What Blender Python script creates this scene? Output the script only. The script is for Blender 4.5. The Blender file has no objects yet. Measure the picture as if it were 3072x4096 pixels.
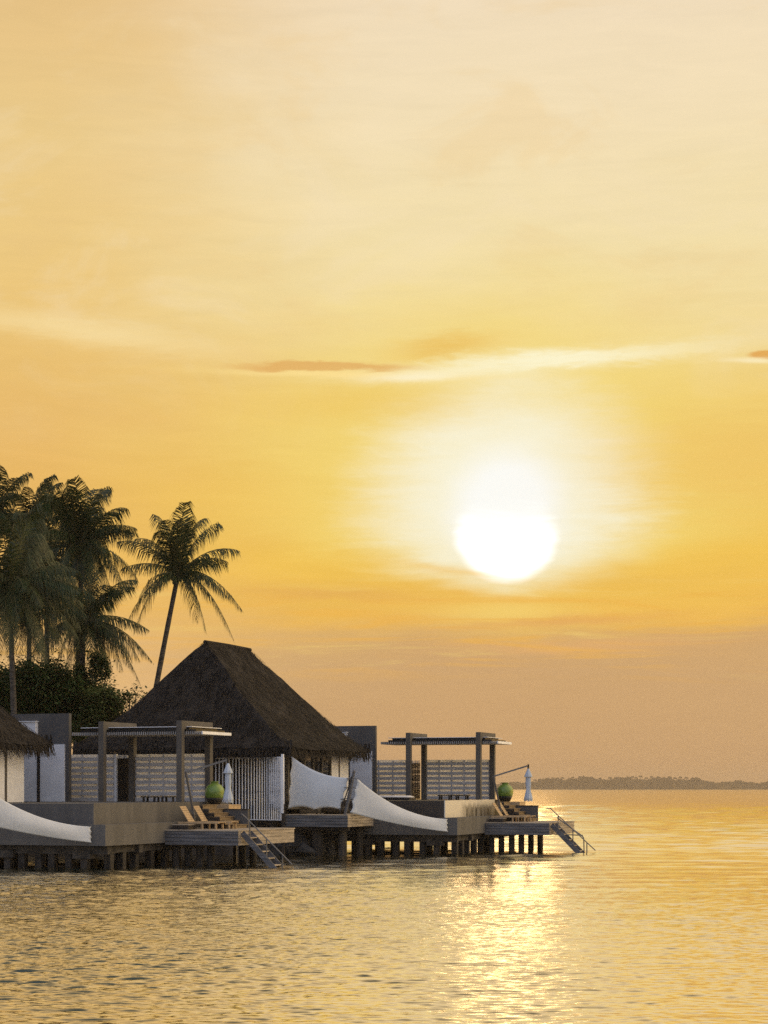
import bpy, math, random
import numpy as np
from mathutils import Vector, noise as mnoise
R = math.radians
SC = bpy.context.scene
COL = SC.collection
rnd = random.Random(7)

# ------------------------------------------------------------------ camera
CAM_H = 3.0
cam = bpy.data.cameras.new('camera')
cam.sensor_fit = 'VERTICAL'; cam.sensor_height = 36.0
cam.lens = 8000 / 4096 * 36.0
cam.shift_y = (3153 - 2048) / 4096
cam.clip_start = 0.5; cam.clip_end = 60000
co = bpy.data.objects.new('camera', cam); COL.objects.link(co)
co.location = (0, 0, CAM_H); co.rotation_euler = (R(90), 0, 0)
SC.camera = co
SC.view_settings.view_transform = 'Standard'; SC.view_settings.look = 'None'
SC.view_settings.exposure = 0.0; SC.view_settings.gamma = 1.0
SC.cycles.max_bounces = 6; SC.cycles.diffuse_bounces = 3; SC.cycles.glossy_bounces = 3
SC.cycles.transmission_bounces = 3; SC.cycles.volume_bounces = 0
SC.cycles.use_denoising = False
SC.cycles.sample_clamp_indirect = 4.0

SUN_AZ, SUN_EL = 3.52, 7.25

# ------------------------------------------------------------------ node helpers
def lin(r, g, b):
    def f(c):
        c /= 255.0
        return c / 12.92 if c <= .04045 else ((c + .055) / 1.055) ** 2.4
    return (f(r), f(g), f(b), 1.0)

class X:
    """arithmetic on node sockets"""
    nt = None
    def __init__(s, v): s.v = v
    @staticmethod
    def op(o, a, b=None, c=None):
        n = X.nt.nodes.new('ShaderNodeMath'); n.operation = o
        for i, q in enumerate((a, b, c)):
            if q is None: continue
            if isinstance(q, X): X.nt.links.new(q.v, n.inputs[i])
            else: n.inputs[i].default_value = q
        return X(n.outputs[0])
    def __add__(a, b): return X.op('ADD', a, b)
    def __radd__(a, b): return X.op('ADD', b, a)
    def __sub__(a, b): return X.op('SUBTRACT', a, b)
    def __rsub__(a, b): return X.op('SUBTRACT', b, a)
    def __mul__(a, b): return X.op('MULTIPLY', a, b)
    def __rmul__(a, b): return X.op('MULTIPLY', b, a)
    def __truediv__(a, b): return X.op('DIVIDE', a, b)
def sq(a): return a * a
def gauss(a): return X.op('EXPONENT', sq(a) * -1.0)
def step(a, lo, hi):
    n = X.nt.nodes.new('ShaderNodeMapRange'); n.interpolation_type = 'SMOOTHSTEP'
    X.nt.links.new(a.v, n.inputs[0])
    n.inputs[1].default_value = lo; n.inputs[2].default_value = hi
    if lo > hi:
        n.inputs[1].default_value = hi; n.inputs[2].default_value = lo
        n.inputs[3].default_value = 1; n.inputs[4].default_value = 0
    return X(n.outputs[0])
def vec(a, b, c=0.0):
    n = X.nt.nodes.new('ShaderNodeCombineXYZ')
    for i, q in enumerate((a, b, c)):
        if isinstance(q, X): X.nt.links.new(q.v, n.inputs[i])
        else: n.inputs[i].default_value = q
    return n.outputs[0]
def noise(v, scale, detail=3.0, rough=.5, dist=0.0):
    n = X.nt.nodes.new('ShaderNodeTexNoise')
    if v is not None: X.nt.links.new(v, n.inputs['Vector'])
    n.inputs['Scale'].default_value = scale; n.inputs['Detail'].default_value = detail
    n.inputs['Roughness'].default_value = rough; n.inputs['Distortion'].default_value = dist
    return X(n.outputs[0])
def ramp(a, stops, lo, hi):
    n = X.nt.nodes.new('ShaderNodeValToRGB'); X.nt.links.new(((a - lo) * (1.0 / (hi - lo))).v, n.inputs[0])
    cr = n.color_ramp
    while len(cr.elements) < len(stops): cr.elements.new(.5)
    for e, (p, c) in zip(cr.elements, stops):
        e.position = (p - lo) / (hi - lo); e.color = c
    return n.outputs[0]
def mix(f, a, b):
    n = X.nt.nodes.new('ShaderNodeMix'); n.data_type = 'RGBA'
    if isinstance(f, X): X.nt.links.new(f.v, n.inputs[0])
    else: n.inputs[0].default_value = f
    for i, q in ((6, a), (7, b)):
        if isinstance(q, tuple): n.inputs[i].default_value = q
        else: X.nt.links.new(q, n.inputs[i])
    return n.outputs[2]
def vmath(o, a, b):
    n = X.nt.nodes.new('ShaderNodeVectorMath'); n.operation = o
    for i, q in enumerate((a, b)):
        if isinstance(q, tuple): n.inputs[i].default_value = q
        elif isinstance(q, X): X.nt.links.new(q.v, n.inputs['Scale'] if o == 'SCALE' and i else n.inputs[i])
        elif isinstance(q, float): n.inputs['Scale'].default_value = q
        else: X.nt.links.new(q, n.inputs[i])
    return n.outputs[0]

# ------------------------------------------------------------------ world: sunset veil in front, Nishita sky behind
W = bpy.data.worlds.new('World'); SC.world = W; W.use_nodes = True
nt = W.node_tree; nt.nodes.clear(); X.nt = nt
tc = nt.nodes.new('ShaderNodeTexCoord')
sp = nt.nodes.new('ShaderNodeSeparateXYZ'); nt.links.new(tc.outputs['Generated'], sp.inputs[0])
dx, dy, dz = (X(o) for o in sp.outputs)
DEG = 57.29578
az = X.op('ARCTAN2', dx, dy) * DEG
el = X.op('ARCSINE', dz) * DEG
az = az; ela = X.op('ABSOLUTE', el)
warp = noise(vec(az * .22, ela * .55, 3.1), 1.0, 4.0, .55)          # 0..1 about .5
band = noise(vec(az * .10, ela * .75, 7.7), 1.0, 5.0, .6, .6)
fine2 = noise(vec(az * 1.1, ela * 5.0, 9.3), 1.0, 5.0, .65, .5)
fine = noise(vec(az * .35, ela * 2.6, 1.3), 1.0, 5.0, .6, .8)
elw = ela + (band - .5) * 1.5 + (warp - .5) * .8
rightr = ramp(elw, [(0, lin(199, 156, 112)), (1.6, lin(204, 163, 114)), (3.1, lin(211, 170, 117)), (4.1, lin(219, 175, 110)),
    (5.0, lin(240, 188, 86)), (6.6, lin(242, 196, 84)), (9, lin(240, 203, 106)), (11, lin(240, 206, 116)), (12.7, lin(242, 217, 150)),
    (15, lin(243, 223, 170)), (18, lin(243, 223, 181)), (21.5, lin(241, 221, 188)), (30, lin(238, 214, 172)),
    (48, lin(228, 202, 160)), (70, lin(206, 188, 162)), (90, lin(180, 175, 168))], 0, 90)
leftr = ramp(elw, [(0, lin(222, 176, 122)), (1.6, lin(230, 184, 126)), (3.1, lin(235, 190, 128)), (5.0, lin(234, 186, 112)),
    (6.6, lin(235, 184, 100)), (9, lin(233, 184, 102)), (10.5, lin(232, 186, 108)), (12.7, lin(236, 196, 118)),
    (15, lin(236, 201, 130)), (18, lin(234, 202, 138)), (21.5, lin(230, 194, 134)), (30, lin(226, 194, 140)),
    (48, lin(218, 190, 145)), (70, lin(200, 182, 156)), (90, lin(180, 175, 168))], 0, 90)
veil = mix(step(az + (warp - .5) * 5.0 - (ela - 8.0) * .10, -11.0, -.5), leftr, rightr)
veil = vmath('SCALE', veil, 1.0 + (fine - .5) * .12 + (band - .5) * .08)
mot = noise(vec(az * .20, ela * .42, 21.0), 1.0, 5.0, .6, .7)
veil = mix(step(mot, .50, .70) * step(ela, 9.0, 13.0) * .28, veil, lin(246, 226, 188))
veil = mix(step(mot, .50, .32) * step(ela, 8.0, 11.0) * .26, veil, lin(236, 200, 136))
def streak(a0, e0, wa, he, slope=0.0, wob=.5):
    return gauss((az - a0) * (1 / wa)) * gauss((ela - e0 - (az - a0) * slope + (fine - .5) * wob + (fine2 - .5) * wob * .7) * (1 / he))
# grey-mauve cloud bank low on the right
bank = step(az + (warp - .5) * 8, -6.0, 3.0) * step(elw + (fine - .5) * .8 - az * .09, 4.4, 3.4) * step(az, 60.0, 30.0)
veil = mix(bank * .55, veil, lin(204, 161, 112))
# halo, cream glow and the sun's veiled disc
da = az - SUN_AZ; de = ela - SUN_EL
cut = step(ela + (warp - .5) * .9 + (fine - .5) * .7 - X.op('ABSOLUTE', da) * .22, 5.0, 6.2)
de2 = de - .9
dist = X.op('SQRT', sq(da * .84 + (fine - .5) * 1.2) + sq(de2 * 1.0 + (warp - .5) * 2.0)) + (fine2 - .5) * .8
veil = mix(step(dist, 8.0, 2.4) * .80 * cut, veil, lin(246, 220, 122))
veil = mix(step(dist, 4.6, 1.5) * .95 * cut, veil, lin(251, 246, 220))
low = gauss(da * (1 / 2.1)) * gauss((ela - 5.0) * (1 / .45)) * .6
veil = mix(low, veil, lin(248, 216, 120))
rim = X.op('SQRT', sq(da * .97) + sq(de - .02)) + (warp - .5) * .25 + (fine - .5) * .25
lobe = X.op('SQRT', sq(da * .95) + sq(de - .80)) + (warp - .5) * .7 + (fine - .5) * .3
core = step(rim, 1.56, 1.14) * step(de + (fine - .5) * .8 + (warp - .5) * .5, 1.0, -.6)
corel = step(lobe, 2.1, .8)
veil = mix(corel * .95, veil, lin(255, 255, 250))
veil = mix(core, veil, (1, 1, 1, 1))
# wisps
veil = mix(streak(-8.6, 12.75, 4.2, .34, -.115, .5) * .62, veil, lin(250, 226, 168))
veil = mix(streak(1.8, 12.45, 1.5, .30, .10, .7) * .75, veil, lin(236, 190, 92))
veil = mix(streak(4.8, 12.05, 4.2, .24, .055, .6) * .9, veil, lin(255, 248, 212))
veil = mix(streak(-1.1, 11.68, 3.3, .10, -.02, .16) * .9, veil, lin(255, 226, 150))
veil = mix(streak(.9, 11.64, 1.5, .15, .06, .22) * .95, veil, lin(255, 244, 205))
veil = mix(step(streak(-1.75, 11.90, 2.9, .17, .004, .36), .22, .78) * .80, veil, lin(226, 172, 98))
veil = mix(step(streak(10.9, 12.02, .62, .13, 0.0, .15), .25, .65) * .9, veil, lin(226, 165, 82))
veil = mix(streak(10.5, 11.88, .8, .07, -.06, .10) * .8, veil, lin(255, 240, 195))
veil = mix(streak(9.5, 9.2, 3.2, 1.5, 0.0, 1.6) * .55, veil, lin(239, 190, 96))
veil = mix(streak(-.8, 10.9, 3.0, .6, 0.0, .8) * .45, veil, lin(238, 194, 92))
veil = mix(streak(-5.0, 8.2, 3.4, 1.2, 0.0, 1.4) * .45, veil, lin(242, 196, 92))
veil = mix(streak(5.6, 4.05, 3.6, .22, .02, .5) * .6, veil, lin(232, 176, 110))
lowwin = step(ela, 2.6, 4.2) * step(ela, 6.6, 5.2)
fband = noise(vec(az * .14 + ela * .12, ela * 2.1, 5.5), 1.0, 5.0, .62, .9)
veil = mix(step(fband, .50, .68) * lowwin * .55, veil, lin(241, 180, 74))
veil = mix(step(fband, .46, .30) * lowwin * .50, veil, lin(240, 206, 118))
veil = mix(streak(4.9, 4.75, 3.0, .16, .05, .5) * .65, veil, lin(226, 166, 96))
veil = mix(streak(-1.8, 5.55, 2.6, .18, -.03, .5) * .6, veil, lin(228, 172, 88))
veil = mix(streak(2.0, 6.2, 1.5, .10, -.15, .3) * .5, veil, lin(244, 196, 100))
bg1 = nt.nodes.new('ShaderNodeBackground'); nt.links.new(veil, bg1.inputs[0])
nt.links.new((1.0 + core * .35 + 2.3 * step(az, 24.0, 70.0)).v, bg1.inputs[1])  # added boost: unseen sky at the right brightened to light right-facing sides
sky = nt.nodes.new('ShaderNodeTexSky'); sky.sky_type = 'NISHITA'; sky.sun_disc = False
sky.sun_elevation = R(SUN_EL); sky.sun_rotation = R(SUN_AZ); sky.air_density = 1.0; sky.dust_density = 2.0
bg2 = nt.nodes.new('ShaderNodeBackground'); nt.links.new(sky.outputs[0], bg2.inputs[0]); bg2.inputs[1].default_value = 0.09
bcol = ramp(ela, [(0, lin(170, 162, 168)), (15, lin(174, 172, 190)), (45, lin(172, 180, 206)), (90, lin(146, 158, 188))], 0, 90)
bg3 = nt.nodes.new('ShaderNodeBackground'); nt.links.new(bcol, bg3.inputs[0]); bg3.inputs[1].default_value = 1.25
ad = nt.nodes.new('ShaderNodeAddShader'); nt.links.new(bg2.outputs[0], ad.inputs[0]); nt.links.new(bg3.outputs[0], ad.inputs[1])
ms = nt.nodes.new('ShaderNodeMixShader')
front = step(X.op('ABSOLUTE', az - SUN_AZ - 24.0), 108.0, 62.0) * step(ela, 90.0, 62.0)
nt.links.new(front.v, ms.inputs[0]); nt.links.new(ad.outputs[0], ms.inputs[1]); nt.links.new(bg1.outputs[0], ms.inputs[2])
wo = nt.nodes.new('ShaderNodeOutputWorld'); nt.links.new(ms.outputs[0], wo.inputs[0])
W.cycles.sampling_method = 'MANUAL'; W.cycles.sample_map_resolution = 2048

# ------------------------------------------------------------------ sun, dimmed by the cloud veil
sl = bpy.data.lights.new('sun', 'SUN'); sl.energy = 0.012; sl.angle = R(3.0); sl.color = (1.0, .62, .26)
so = bpy.data.objects.new('sun', sl); COL.objects.link(so)
sd = Vector((math.sin(R(SUN_AZ)) * math.cos(R(SUN_EL)), math.cos(R(SUN_AZ)) * math.cos(R(SUN_EL)), math.sin(R(SUN_EL))))
so.rotation_euler = sd.to_track_quat('Z', 'Y').to_euler(); so.location = sd * 300

# ------------------------------------------------------------------ materials
def mat(name, col, rough=.8, var=.25, scale=3.0, bump=0.0, bscale=20.0, stretch=(1, 1, 1), spec=.3, metal=0.0, trans=0.0, col2=None):
    m = bpy.data.materials.new(name); m.use_nodes = True
    nt = m.node_tree; X.nt = nt
    b = nt.nodes['Principled BSDF']
    b.inputs['Roughness'].default_value = rough; b.inputs['Specular IOR Level'].default_value = spec; b.inputs['Metallic'].default_value = metal
    tc = nt.nodes.new('ShaderNodeTexCoord')
    mp = nt.nodes.new('ShaderNodeMapping'); nt.links.new(tc.outputs['Object'], mp.inputs[0]); mp.inputs['Scale'].default_value = stretch
    n1 = noise(mp.outputs[0], scale, 5.0, .6)
    c = (*col, 1.0); c2 = (*(col2 or tuple(max(0, q * (1 - 1.6 * var)) for q in col)), 1.0)
    base = mix(step(n1, .36, .68), c2, c)
    nt.links.new(base, b.inputs['Base Color'])
    if bump:
        n2 = noise(mp.outputs[0], bscale, 4.0, .65)
        bn = nt.nodes.new('ShaderNodeBump'); bn.inputs['Strength'].default_value = 1.0; bn.inputs['Distance'].default_value = bump
        nt.links.new(n2.v, bn.inputs['Height']); nt.links.new(bn.outputs[0], b.inputs['Normal'])
    if trans:
        t = nt.nodes.new('ShaderNodeBsdfTranslucent'); nt.links.new(base, t.inputs[0])
        mx = nt.nodes.new('ShaderNodeMixShader'); mx.inputs[0].default_value = trans
        nt.links.new(b.outputs[0], mx.inputs[1]); nt.links.new(t.outputs[0], mx.inputs[2])
        nt.links.new(mx.outputs[0], nt.nodes['Material Output'].inputs[0])
    return m
M = {}
M['thatch'] = mat('thatch', (.040, .034, .029), .95, .45, 2.2, .05, 26, (1, 1, .35), .1)
M['straw'] = mat('straw', (.050, .043, .037), .95, .4, 6, 0, 1, (1, 1, 1), .1)
M['plaster'] = mat('plaster', (.125, .115, .104), .9, .13, 1.6, .004, 40, (1, 1, .22))
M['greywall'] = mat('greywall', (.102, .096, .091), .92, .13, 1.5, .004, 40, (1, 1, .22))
M['white'] = mat('white_paint', (.80, .78, .77), .6, .06, 2.0, .002, 30)
M['fence'] = mat('whitewashed_board', (.56, .53, .51), .7, .14, 2.5, .004, 30, (.4, .4, 4))
M['post'] = mat('beige_render', (.105, .093, .079), .9, .10, 1.5, .003, 40)
M['dark'] = mat('dark_wood', (.035, .027, .022), .6, .3, 4, .003, 40)
M['black'] = mat('black_panel', (.012, .012, .013), .35, .2, 4)
M['plank'] = mat('weathered_lit_plank', (.44, .36, .27), .8, .28, 2.0, .006, 18, (.35, .35, 5))  # deck boards; on side fascias its paleness stands in for light
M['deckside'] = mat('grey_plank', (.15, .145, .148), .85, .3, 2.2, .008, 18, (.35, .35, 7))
M['teak'] = mat('teak', (.50, .34, .18), .6, .2, 4, .003, 25, (1, 1, 3))
M['pile'] = mat('shaded_concrete_pile', (.055, .046, .038), .8, .45, 2.5, .01, 14, (1, 1, .5))  # darkened to carry the shade under the decks
M['beam'] = mat('shaded_concrete', (.07, .06, .05), .85, .4, 2, .01, 12)  # under-deck shade put into the concrete's colour
M['metal'] = mat('dull_metal', (.16, .15, .14), .45, .15, 6, 0, 1, (1, 1, 1), .5, .6)
M['canvas'] = mat('parasol_canvas', (.52, .57, .64), .85, .10, 8, .004, 60, (1, 1, .3), .2, 0, .12)  # blue-grey of the shaded cloth is put into the colour
M['sail'] = mat('sail_cloth', (.68, .68, .67), .8, .05, 1.6, .008, 2.0, (1, 1, .35), .2, 0, .07)
M['rope'] = mat('rope', (.10, .085, .065), .9, .2, 20)
M['jar'] = mat('green_glaze', (.15, .235, .035), .22, .22, 5, .006, 16, (1, 1, 1.6), .5)
M['jarbase'] = mat('unglazed_base', (.012, .012, .011), .5, .2, 6)
M['wicker'] = mat('twig', (.045, .035, .026), .9, .4, 12)
M['trunk'] = mat('palm_bark', (.10, .085, .068), .95, .35, 4, .02, 10, (1, 1, 3))
M['frond'] = mat('palm_leaf', (.027, .050, .014), .5, .35, 1.2, 0, 1, (1, 1, 1), .35, 0, .22, (.048, .054, .016))
M['rachis'] = mat('palm_rib', (.10, .085, .03), .6, .2, 3)
M['leafa'] = mat('broad_leaf', (.048, .090, .020), .55, .4, .9, 0, 1, (1, 1, 1), .3, 0, .2)
M['leafb'] = mat('light_leaf', (.095, .125, .032), .55, .4, .9, 0, 1, (1, 1, 1), .3, 0, .25)
M['earth'] = mat('earth', (.06, .05, .04), .95, .4, .8, .1, 3)
M['rock'] = mat('rock', (.055, .05, .045), .9, .4, 1.5, .06, 4)
M['farleaf'] = mat('far_leaf', (.085, .056, .024), .8, .4, .05)
M['glass'] = mat('dark_glass', (.012, .012, .014), .06, .1, 2, 0, 1, (1, 1, 1), .6)
M['backboard'] = mat('lit_back_board', (.90, .87, .82), .7, .05, 2.5, .002, 30, (.4, .4, 4), .3, 0, .5)  # paler, translucent copy of the fence board, carrying the light in the gaps
M['slatwood'] = mat('grey_slat', (.34, .32, .30), .8, .15, 4)
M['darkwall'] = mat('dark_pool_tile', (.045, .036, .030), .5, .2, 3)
M['steps'] = mat('worn_step', (.25, .175, .10), .65, .25, 4, .003, 25, (1, 1, 3))
M['cushion'] = mat('pale_cushion', (.62, .58, .54), .85, .08, 4)

# stained overflow wall of the far pool: dark algae runs below the waterline slit and tile joints
def stained():
    m = bpy.data.materials.new('stained_pool_wall'); m.use_nodes = True
    nt = m.node_tree; X.nt = nt; b = nt.nodes['Principled BSDF']; b.inputs['Roughness'].default_value = .45
    tc = nt.nodes.new('ShaderNodeTexCoord'); s = nt.nodes.new('ShaderNodeSeparateXYZ'); nt.links.new(tc.outputs['Object'], s.inputs[0])
    x, y, z = (X(o) for o in s.outputs)
    run = noise(vec(y * 5.0, z * .35, .3), 1.0, 4.0, .65); blot = noise(vec(y * .45, z * .8, 4.0), 1.0, 3.0)
    top = step(z * -1.0 - (run - .5) * .9, .10, .40)          # object origin sits at the rim
    along = step(y + (blot - .5) * 2.6, 2.1, 3.8)
    lower = .55 + .45 * step(run, .40, .58)
    c = mix(top * along * lower, (.60, .54, .44, 1), (.035, .028, .02, 1))
    j = step(X.op('ABSOLUTE', X.op('FRACT', y * .36) - .5), .012, .004)
    c = mix(j * .6, c, (.42, .38, .32, 1))
    nt.links.new(c, b.inputs['Base Color'])
    return m
M['stained'] = stained()

# ------------------------------------------------------------------ mesh building
class MB:
    def __init__(s): s.v = []; s.f = []
    def add(s, vs, fs):
        o = len(s.v); s.v += [tuple(p) for p in vs]; s.f += [tuple(i + o for i in f) for f in fs]; return s
    def box(s, x0, x1, y0, y1, z0, z1):
        return s.add([(x0, y0, z0), (x1, y0, z0), (x1, y1, z0), (x0, y1, z0), (x0, y0, z1), (x1, y0, z1), (x1, y1, z1), (x0, y1, z1)],
                     [(0, 3, 2, 1), (4, 5, 6, 7), (0, 1, 5, 4), (1, 2, 6, 5), (2, 3, 7, 6), (3, 0, 4, 7)])
    def bar(s, p, q, w, h, up=(0, 0, 1)):
        p = Vector(p); q = Vector(q); d = (q - p).normalized(); a = d.cross(Vector(up))
        if a.length < 1e-3: a = d.cross(Vector((0, 1, 0)))
        a.normalize(); b = a.cross(d).normalized(); a *= w / 2; b *= h / 2
        vs = [p - a - b, p + a - b, p + a + b, p - a + b, q - a - b, q + a - b, q + a + b, q - a + b]
        return s.add(vs, [(0, 1, 2, 3), (7, 6, 5, 4), (0, 4, 5, 1), (1, 5, 6, 2), (2, 6, 7, 3), (3, 7, 4, 0)])
    def tube(s, pts, rad, n=8, cap=True):
        pts = [Vector(p) for p in pts]
        if not hasattr(rad, '__len__'): rad = [rad] * len(pts)
        vs = []; fs = []; ref = Vector((.13, .97, .2))
        for i, p in enumerate(pts):
            d = (pts[min(i + 1, len(pts) - 1)] - pts[max(i - 1, 0)]).normalized()
            a = d.cross(ref)
            if a.length < .05: a = d.cross(Vector((1, 0, 0)))
            a.normalize(); b = d.cross(a)
            for k in range(n):
                t = 2 * math.pi * k / n; vs.append(p + (a * math.cos(t) + b * math.sin(t)) * rad[i])
        for i in range(len(pts) - 1):
            for k in range(n):
                fs.append((i * n + k, i * n + (k + 1) % n, (i + 1) * n + (k + 1) % n, (i + 1) * n + k))
        if cap:
            fs.append(tuple(range(n))[::-1]); fs.append(tuple(range((len(pts) - 1) * n, len(pts) * n)))
        return s.add(vs, fs)
    def lathe(s, c, prof, n=24, wob=None):
        vs = []; fs = []
        for i, (r, z) in enumerate(prof):
            for k in range(n):
                t = 2 * math.pi * k / n; rr = r * (wob(t, i) if wob else 1)
                vs.append((c[0] + rr * math.cos(t), c[1] + rr * math.sin(t), c[2] + z))
        for i in range(len(prof) - 1):
            for k in range(n):
                fs.append((i * n + k, i * n + (k + 1) % n, (i + 1) * n + (k + 1) % n, (i + 1) * n + k))
        fs.append(tuple(range(n))[::-1]); fs.append(tuple(range((len(prof) - 1) * n, len(prof) * n)))
        return s.add(vs, fs)
    def mesh(s, name, m, off=(0, 0, 0), smooth=False):
        me = bpy.data.meshes.new(name)
        me.from_pydata([(p[0] - off[0], p[1] - off[1], p[2] - off[2]) for p in s.v], [], s.f)
        me.materials.append(M[m] if isinstance(m, str) else m)
        if smooth: me.polygons.foreach_set('use_smooth', [True] * len(me.polygons))
        me.update(); return me

class Unit:
    """one bungalow's own axes: u to the right along its front, v away from the camera"""
    def __init__(s, px, D, yaw):
        s.Y = D; s.X = (px - 1536) / 8000 * D; s.a = R(yaw); s.c = math.cos(s.a); s.s = math.sin(s.a)
    def w(s, u, v, z=0.0): return Vector((s.X + u * s.c + v * s.s, s.Y - u * s.s + v * s.c, z))
NEAR = Unit(951.5, 76, 21); FAR = Unit(2196.7, 93, 18)
BASE = {}
def tag(o, label, cat, group=None):
    o['label'] = label; o['category'] = cat
    if group: o['group'] = group
def thing(U, name, label, cat, base, group=None):
    o = bpy.data.objects.new(name, None); COL.objects.link(o); o.empty_display_size = .3
    o.location = U.w(*base); o.rotation_euler = (0, 0, -U.a); tag(o, label, cat, group)
    BASE[o.name] = base; return o
def part(p, name, mb, m, smooth=False, root=None, label=None):
    base = BASE[(root or p).name]
    o = bpy.data.objects.new(name, mb.mesh(name, m, base, smooth)); COL.objects.link(o); o.parent = p
    if label: o['label'] = label
    return o
def again(src, U, label, shift=(0, 0, 0), group=None):
    """the same thing at the other bungalow"""
    b = BASE[src.name]
    def cp(o, par):
        c = o.copy(); COL.objects.link(c); c.parent = par
        for ch in list(o.children): cp(ch, c)
        return c
    c = cp(src, None); c.location = U.w(b[0] + shift[0], b[1] + shift[1], b[2] + shift[2]); c.rotation_euler = (0, 0, -U.a)
    c['label'] = label; BASE[c.name] = b
    if group: c['group'] = group; src['group'] = group
    return c

def planks_box(mb, x0, x1, y0, y1, z0, z1, axis, n, gap=.008):
    """a face of stacked or side by side boards, each its own box"""
    for i in range(n):
        t0 = i / n; t1 = (i + 1) / n
        if axis == 'z':
            mb.box(x0, x1, y0, y1, z0 + (z1 - z0) * t0 + gap / 2, z0 + (z1 - z0) * t1 - gap / 2)
        elif axis == 'y':
            mb.box(x0, x1, y0 + (y1 - y0) * t0 + gap / 2, y0 + (y1 - y0) * t1 - gap / 2, z0, z1)
        else:
            mb.box(x0 + (x1 - x0) * t0 + gap / 2, x0 + (x1 - x0) * t1 - gap / 2, y0, y1, z0, z1)

# ================================================================== SETTING
# ---- sea: one sheet with real waves near by, ripples in the bump
def make_sea():
    h = CAM_H
    ys = list(np.linspace(1060, 290, 1150))                    # full-frame rows below the horizon -> depth
    ds = [8000 * h / y for y in ys]                           # 22.6 m .. 70 m
    d = ds[-1]
    while d < 130: d *= 1.0020; ds.append(d)
    while d < 420: d *= 1.0040; ds.append(d)
    while d < 900: d *= 1.012; ds.append(d)
    while d < 16000: d *= 1.12; ds.append(d)
    ds = [6, 12, 18] + ds
    tx = np.concatenate([np.linspace(-3.0, -.235, 24)[:-1], np.linspace(-.235, .235, 520), np.linspace(.235, 3.0, 24)[1:]])
    D = np.array(ds); Yg = np.repeat(D[:, None], len(tx), 1); Xg = Yg * tx[None, :]
    rg = np.random.default_rng(3); Z = np.zeros_like(Xg)
    # wind sea running roughly towards the lens
    for i in range(90):
        lam = .125 * (4.0 ** rg.random()) ; k = 2 * math.pi / lam
        th = math.radians(90 + rg.normal(0, 15)); amp = .0115 * lam ** 1.0 * (.5 + rg.random())*.245
        fade = np.clip(2.2 - 3.5 * np.maximum(np.gradient(Yg, axis=0), .02) / lam, 0, 1)
        Z += amp * fade * np.sin(k * (math.cos(th) * Xg + math.sin(th) * Yg) + rg.random() * 6.28)
    for i in range(40):                                       # longer waves that carry the texture out to the island
        lam = 1.0 * (4.5 ** rg.random()); k = 2 * math.pi / lam; th = math.radians(90 + rg.normal(0, 24))
        dD = np.maximum(np.gradient(Yg, axis=0), .02)
        Z += .0040 * lam * (.5 + rg.random()) * np.clip((Yg - 45) / 70, .12, 1) * np.clip(2.2 - 3.5 * dD / lam, 0, 1) * np.sin(k * (math.cos(th) * Xg + math.sin(th) * Yg) + rg.random() * 6.28)
    gust = .62 + .38 * np.sin(Xg * .21 + 1.3 * np.sin(Yg * .13)) * np.sin(Yg * .17 + .8 * np.sin(Xg * .11))
    Z *= .55 + .65 * gust
    pr = np.sqrt(((Xg + 9.5) / 11) ** 2 + ((Yg - 54) / 25) ** 2); tg = np.clip((1.35 - pr) / .7, 0, 1); tg = tg * tg * (3 - 2 * tg)
    Z *= 1 + 1.15 * tg                                         # a breeze ruffles the water off the near terrace
    Z *= np.clip((900 - Yg) / 600, 0, 1)
    n, mcol = Xg.shape
    v = np.stack([Xg, Yg, Z], -1).reshape(-1, 3)
    idx = np.arange(n * mcol).reshape(n, mcol)
    q = np.stack([idx[:-1, :-1], idx[:-1, 1:], idx[1:, 1:], idx[1:, :-1]], -1).reshape(-1, 4)
    me = bpy.data.meshes.new('sea')
    me.vertices.add(len(v)); me.vertices.foreach_set('co', v.astype(np.float32).ravel())
    me.loops.add(q.size); me.loops.foreach_set('vertex_index', q.astype(np.int32).ravel())
    me.polygons.add(len(q)); me.polygons.foreach_set('loop_start', (np.arange(len(q)) * 4).astype(np.int32))
    me.polygons.foreach_set('loop_total', np.full(len(q), 4, np.int32)); me.polygons.foreach_set('use_smooth', np.ones(len(q), bool))
    me.update(calc_edges=True)
    m = bpy.data.materials.new('sea_water'); m.use_nodes = True; nt = m.node_tree; X.nt = nt
    b = nt.nodes['Principled BSDF']; b.inputs['IOR'].default_value = 1.4; b.inputs['Roughness'].default_value = .06
    b.inputs['Specular IOR Level'].default_value = .5
    tcn = nt.nodes.new('ShaderNodeTexCoord')
    patch = noise(tcn.outputs['Object'], .05, 3.0)
    nt.links.new(mix(patch, (.030, .048, .041, 1), (.042, .062, .050, 1)), b.inputs['Base Color'])
    mp = nt.nodes.new('ShaderNodeMapping'); nt.links.new(tcn.outputs['Object'], mp.inputs[0]); mp.inputs['Scale'].default_value = (.35, 1, 1)
    n1 = noise(mp.outputs[0], 3.4, 4.0, .6); n2 = noise(mp.outputs[0], .55, 3.0, .55)
    bp = nt.nodes.new('ShaderNodeBump'); bp.inputs['Strength'].default_value = 1.0; bp.inputs['Distance'].default_value = 1.0
    sxyz = nt.nodes.new('ShaderNodeSeparateXYZ'); nt.links.new(tcn.outputs['Object'], sxyz.inputs[0])
    px_, py_ = X(sxyz.outputs[0]), X(sxyz.outputs[1])
    ruf = step(X.op('SQRT', sq((px_ + 9.5) * (1 / 11)) + sq((py_ - 54.0) * (1 / 25))), 1.35, .65)
    nt.links.new(((n1 * .018 + n2 * .02) * (1.0 + ruf * 2.6)).v, bp.inputs['Height']); nt.links.new(bp.outputs[0], b.inputs['Normal'])
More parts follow.
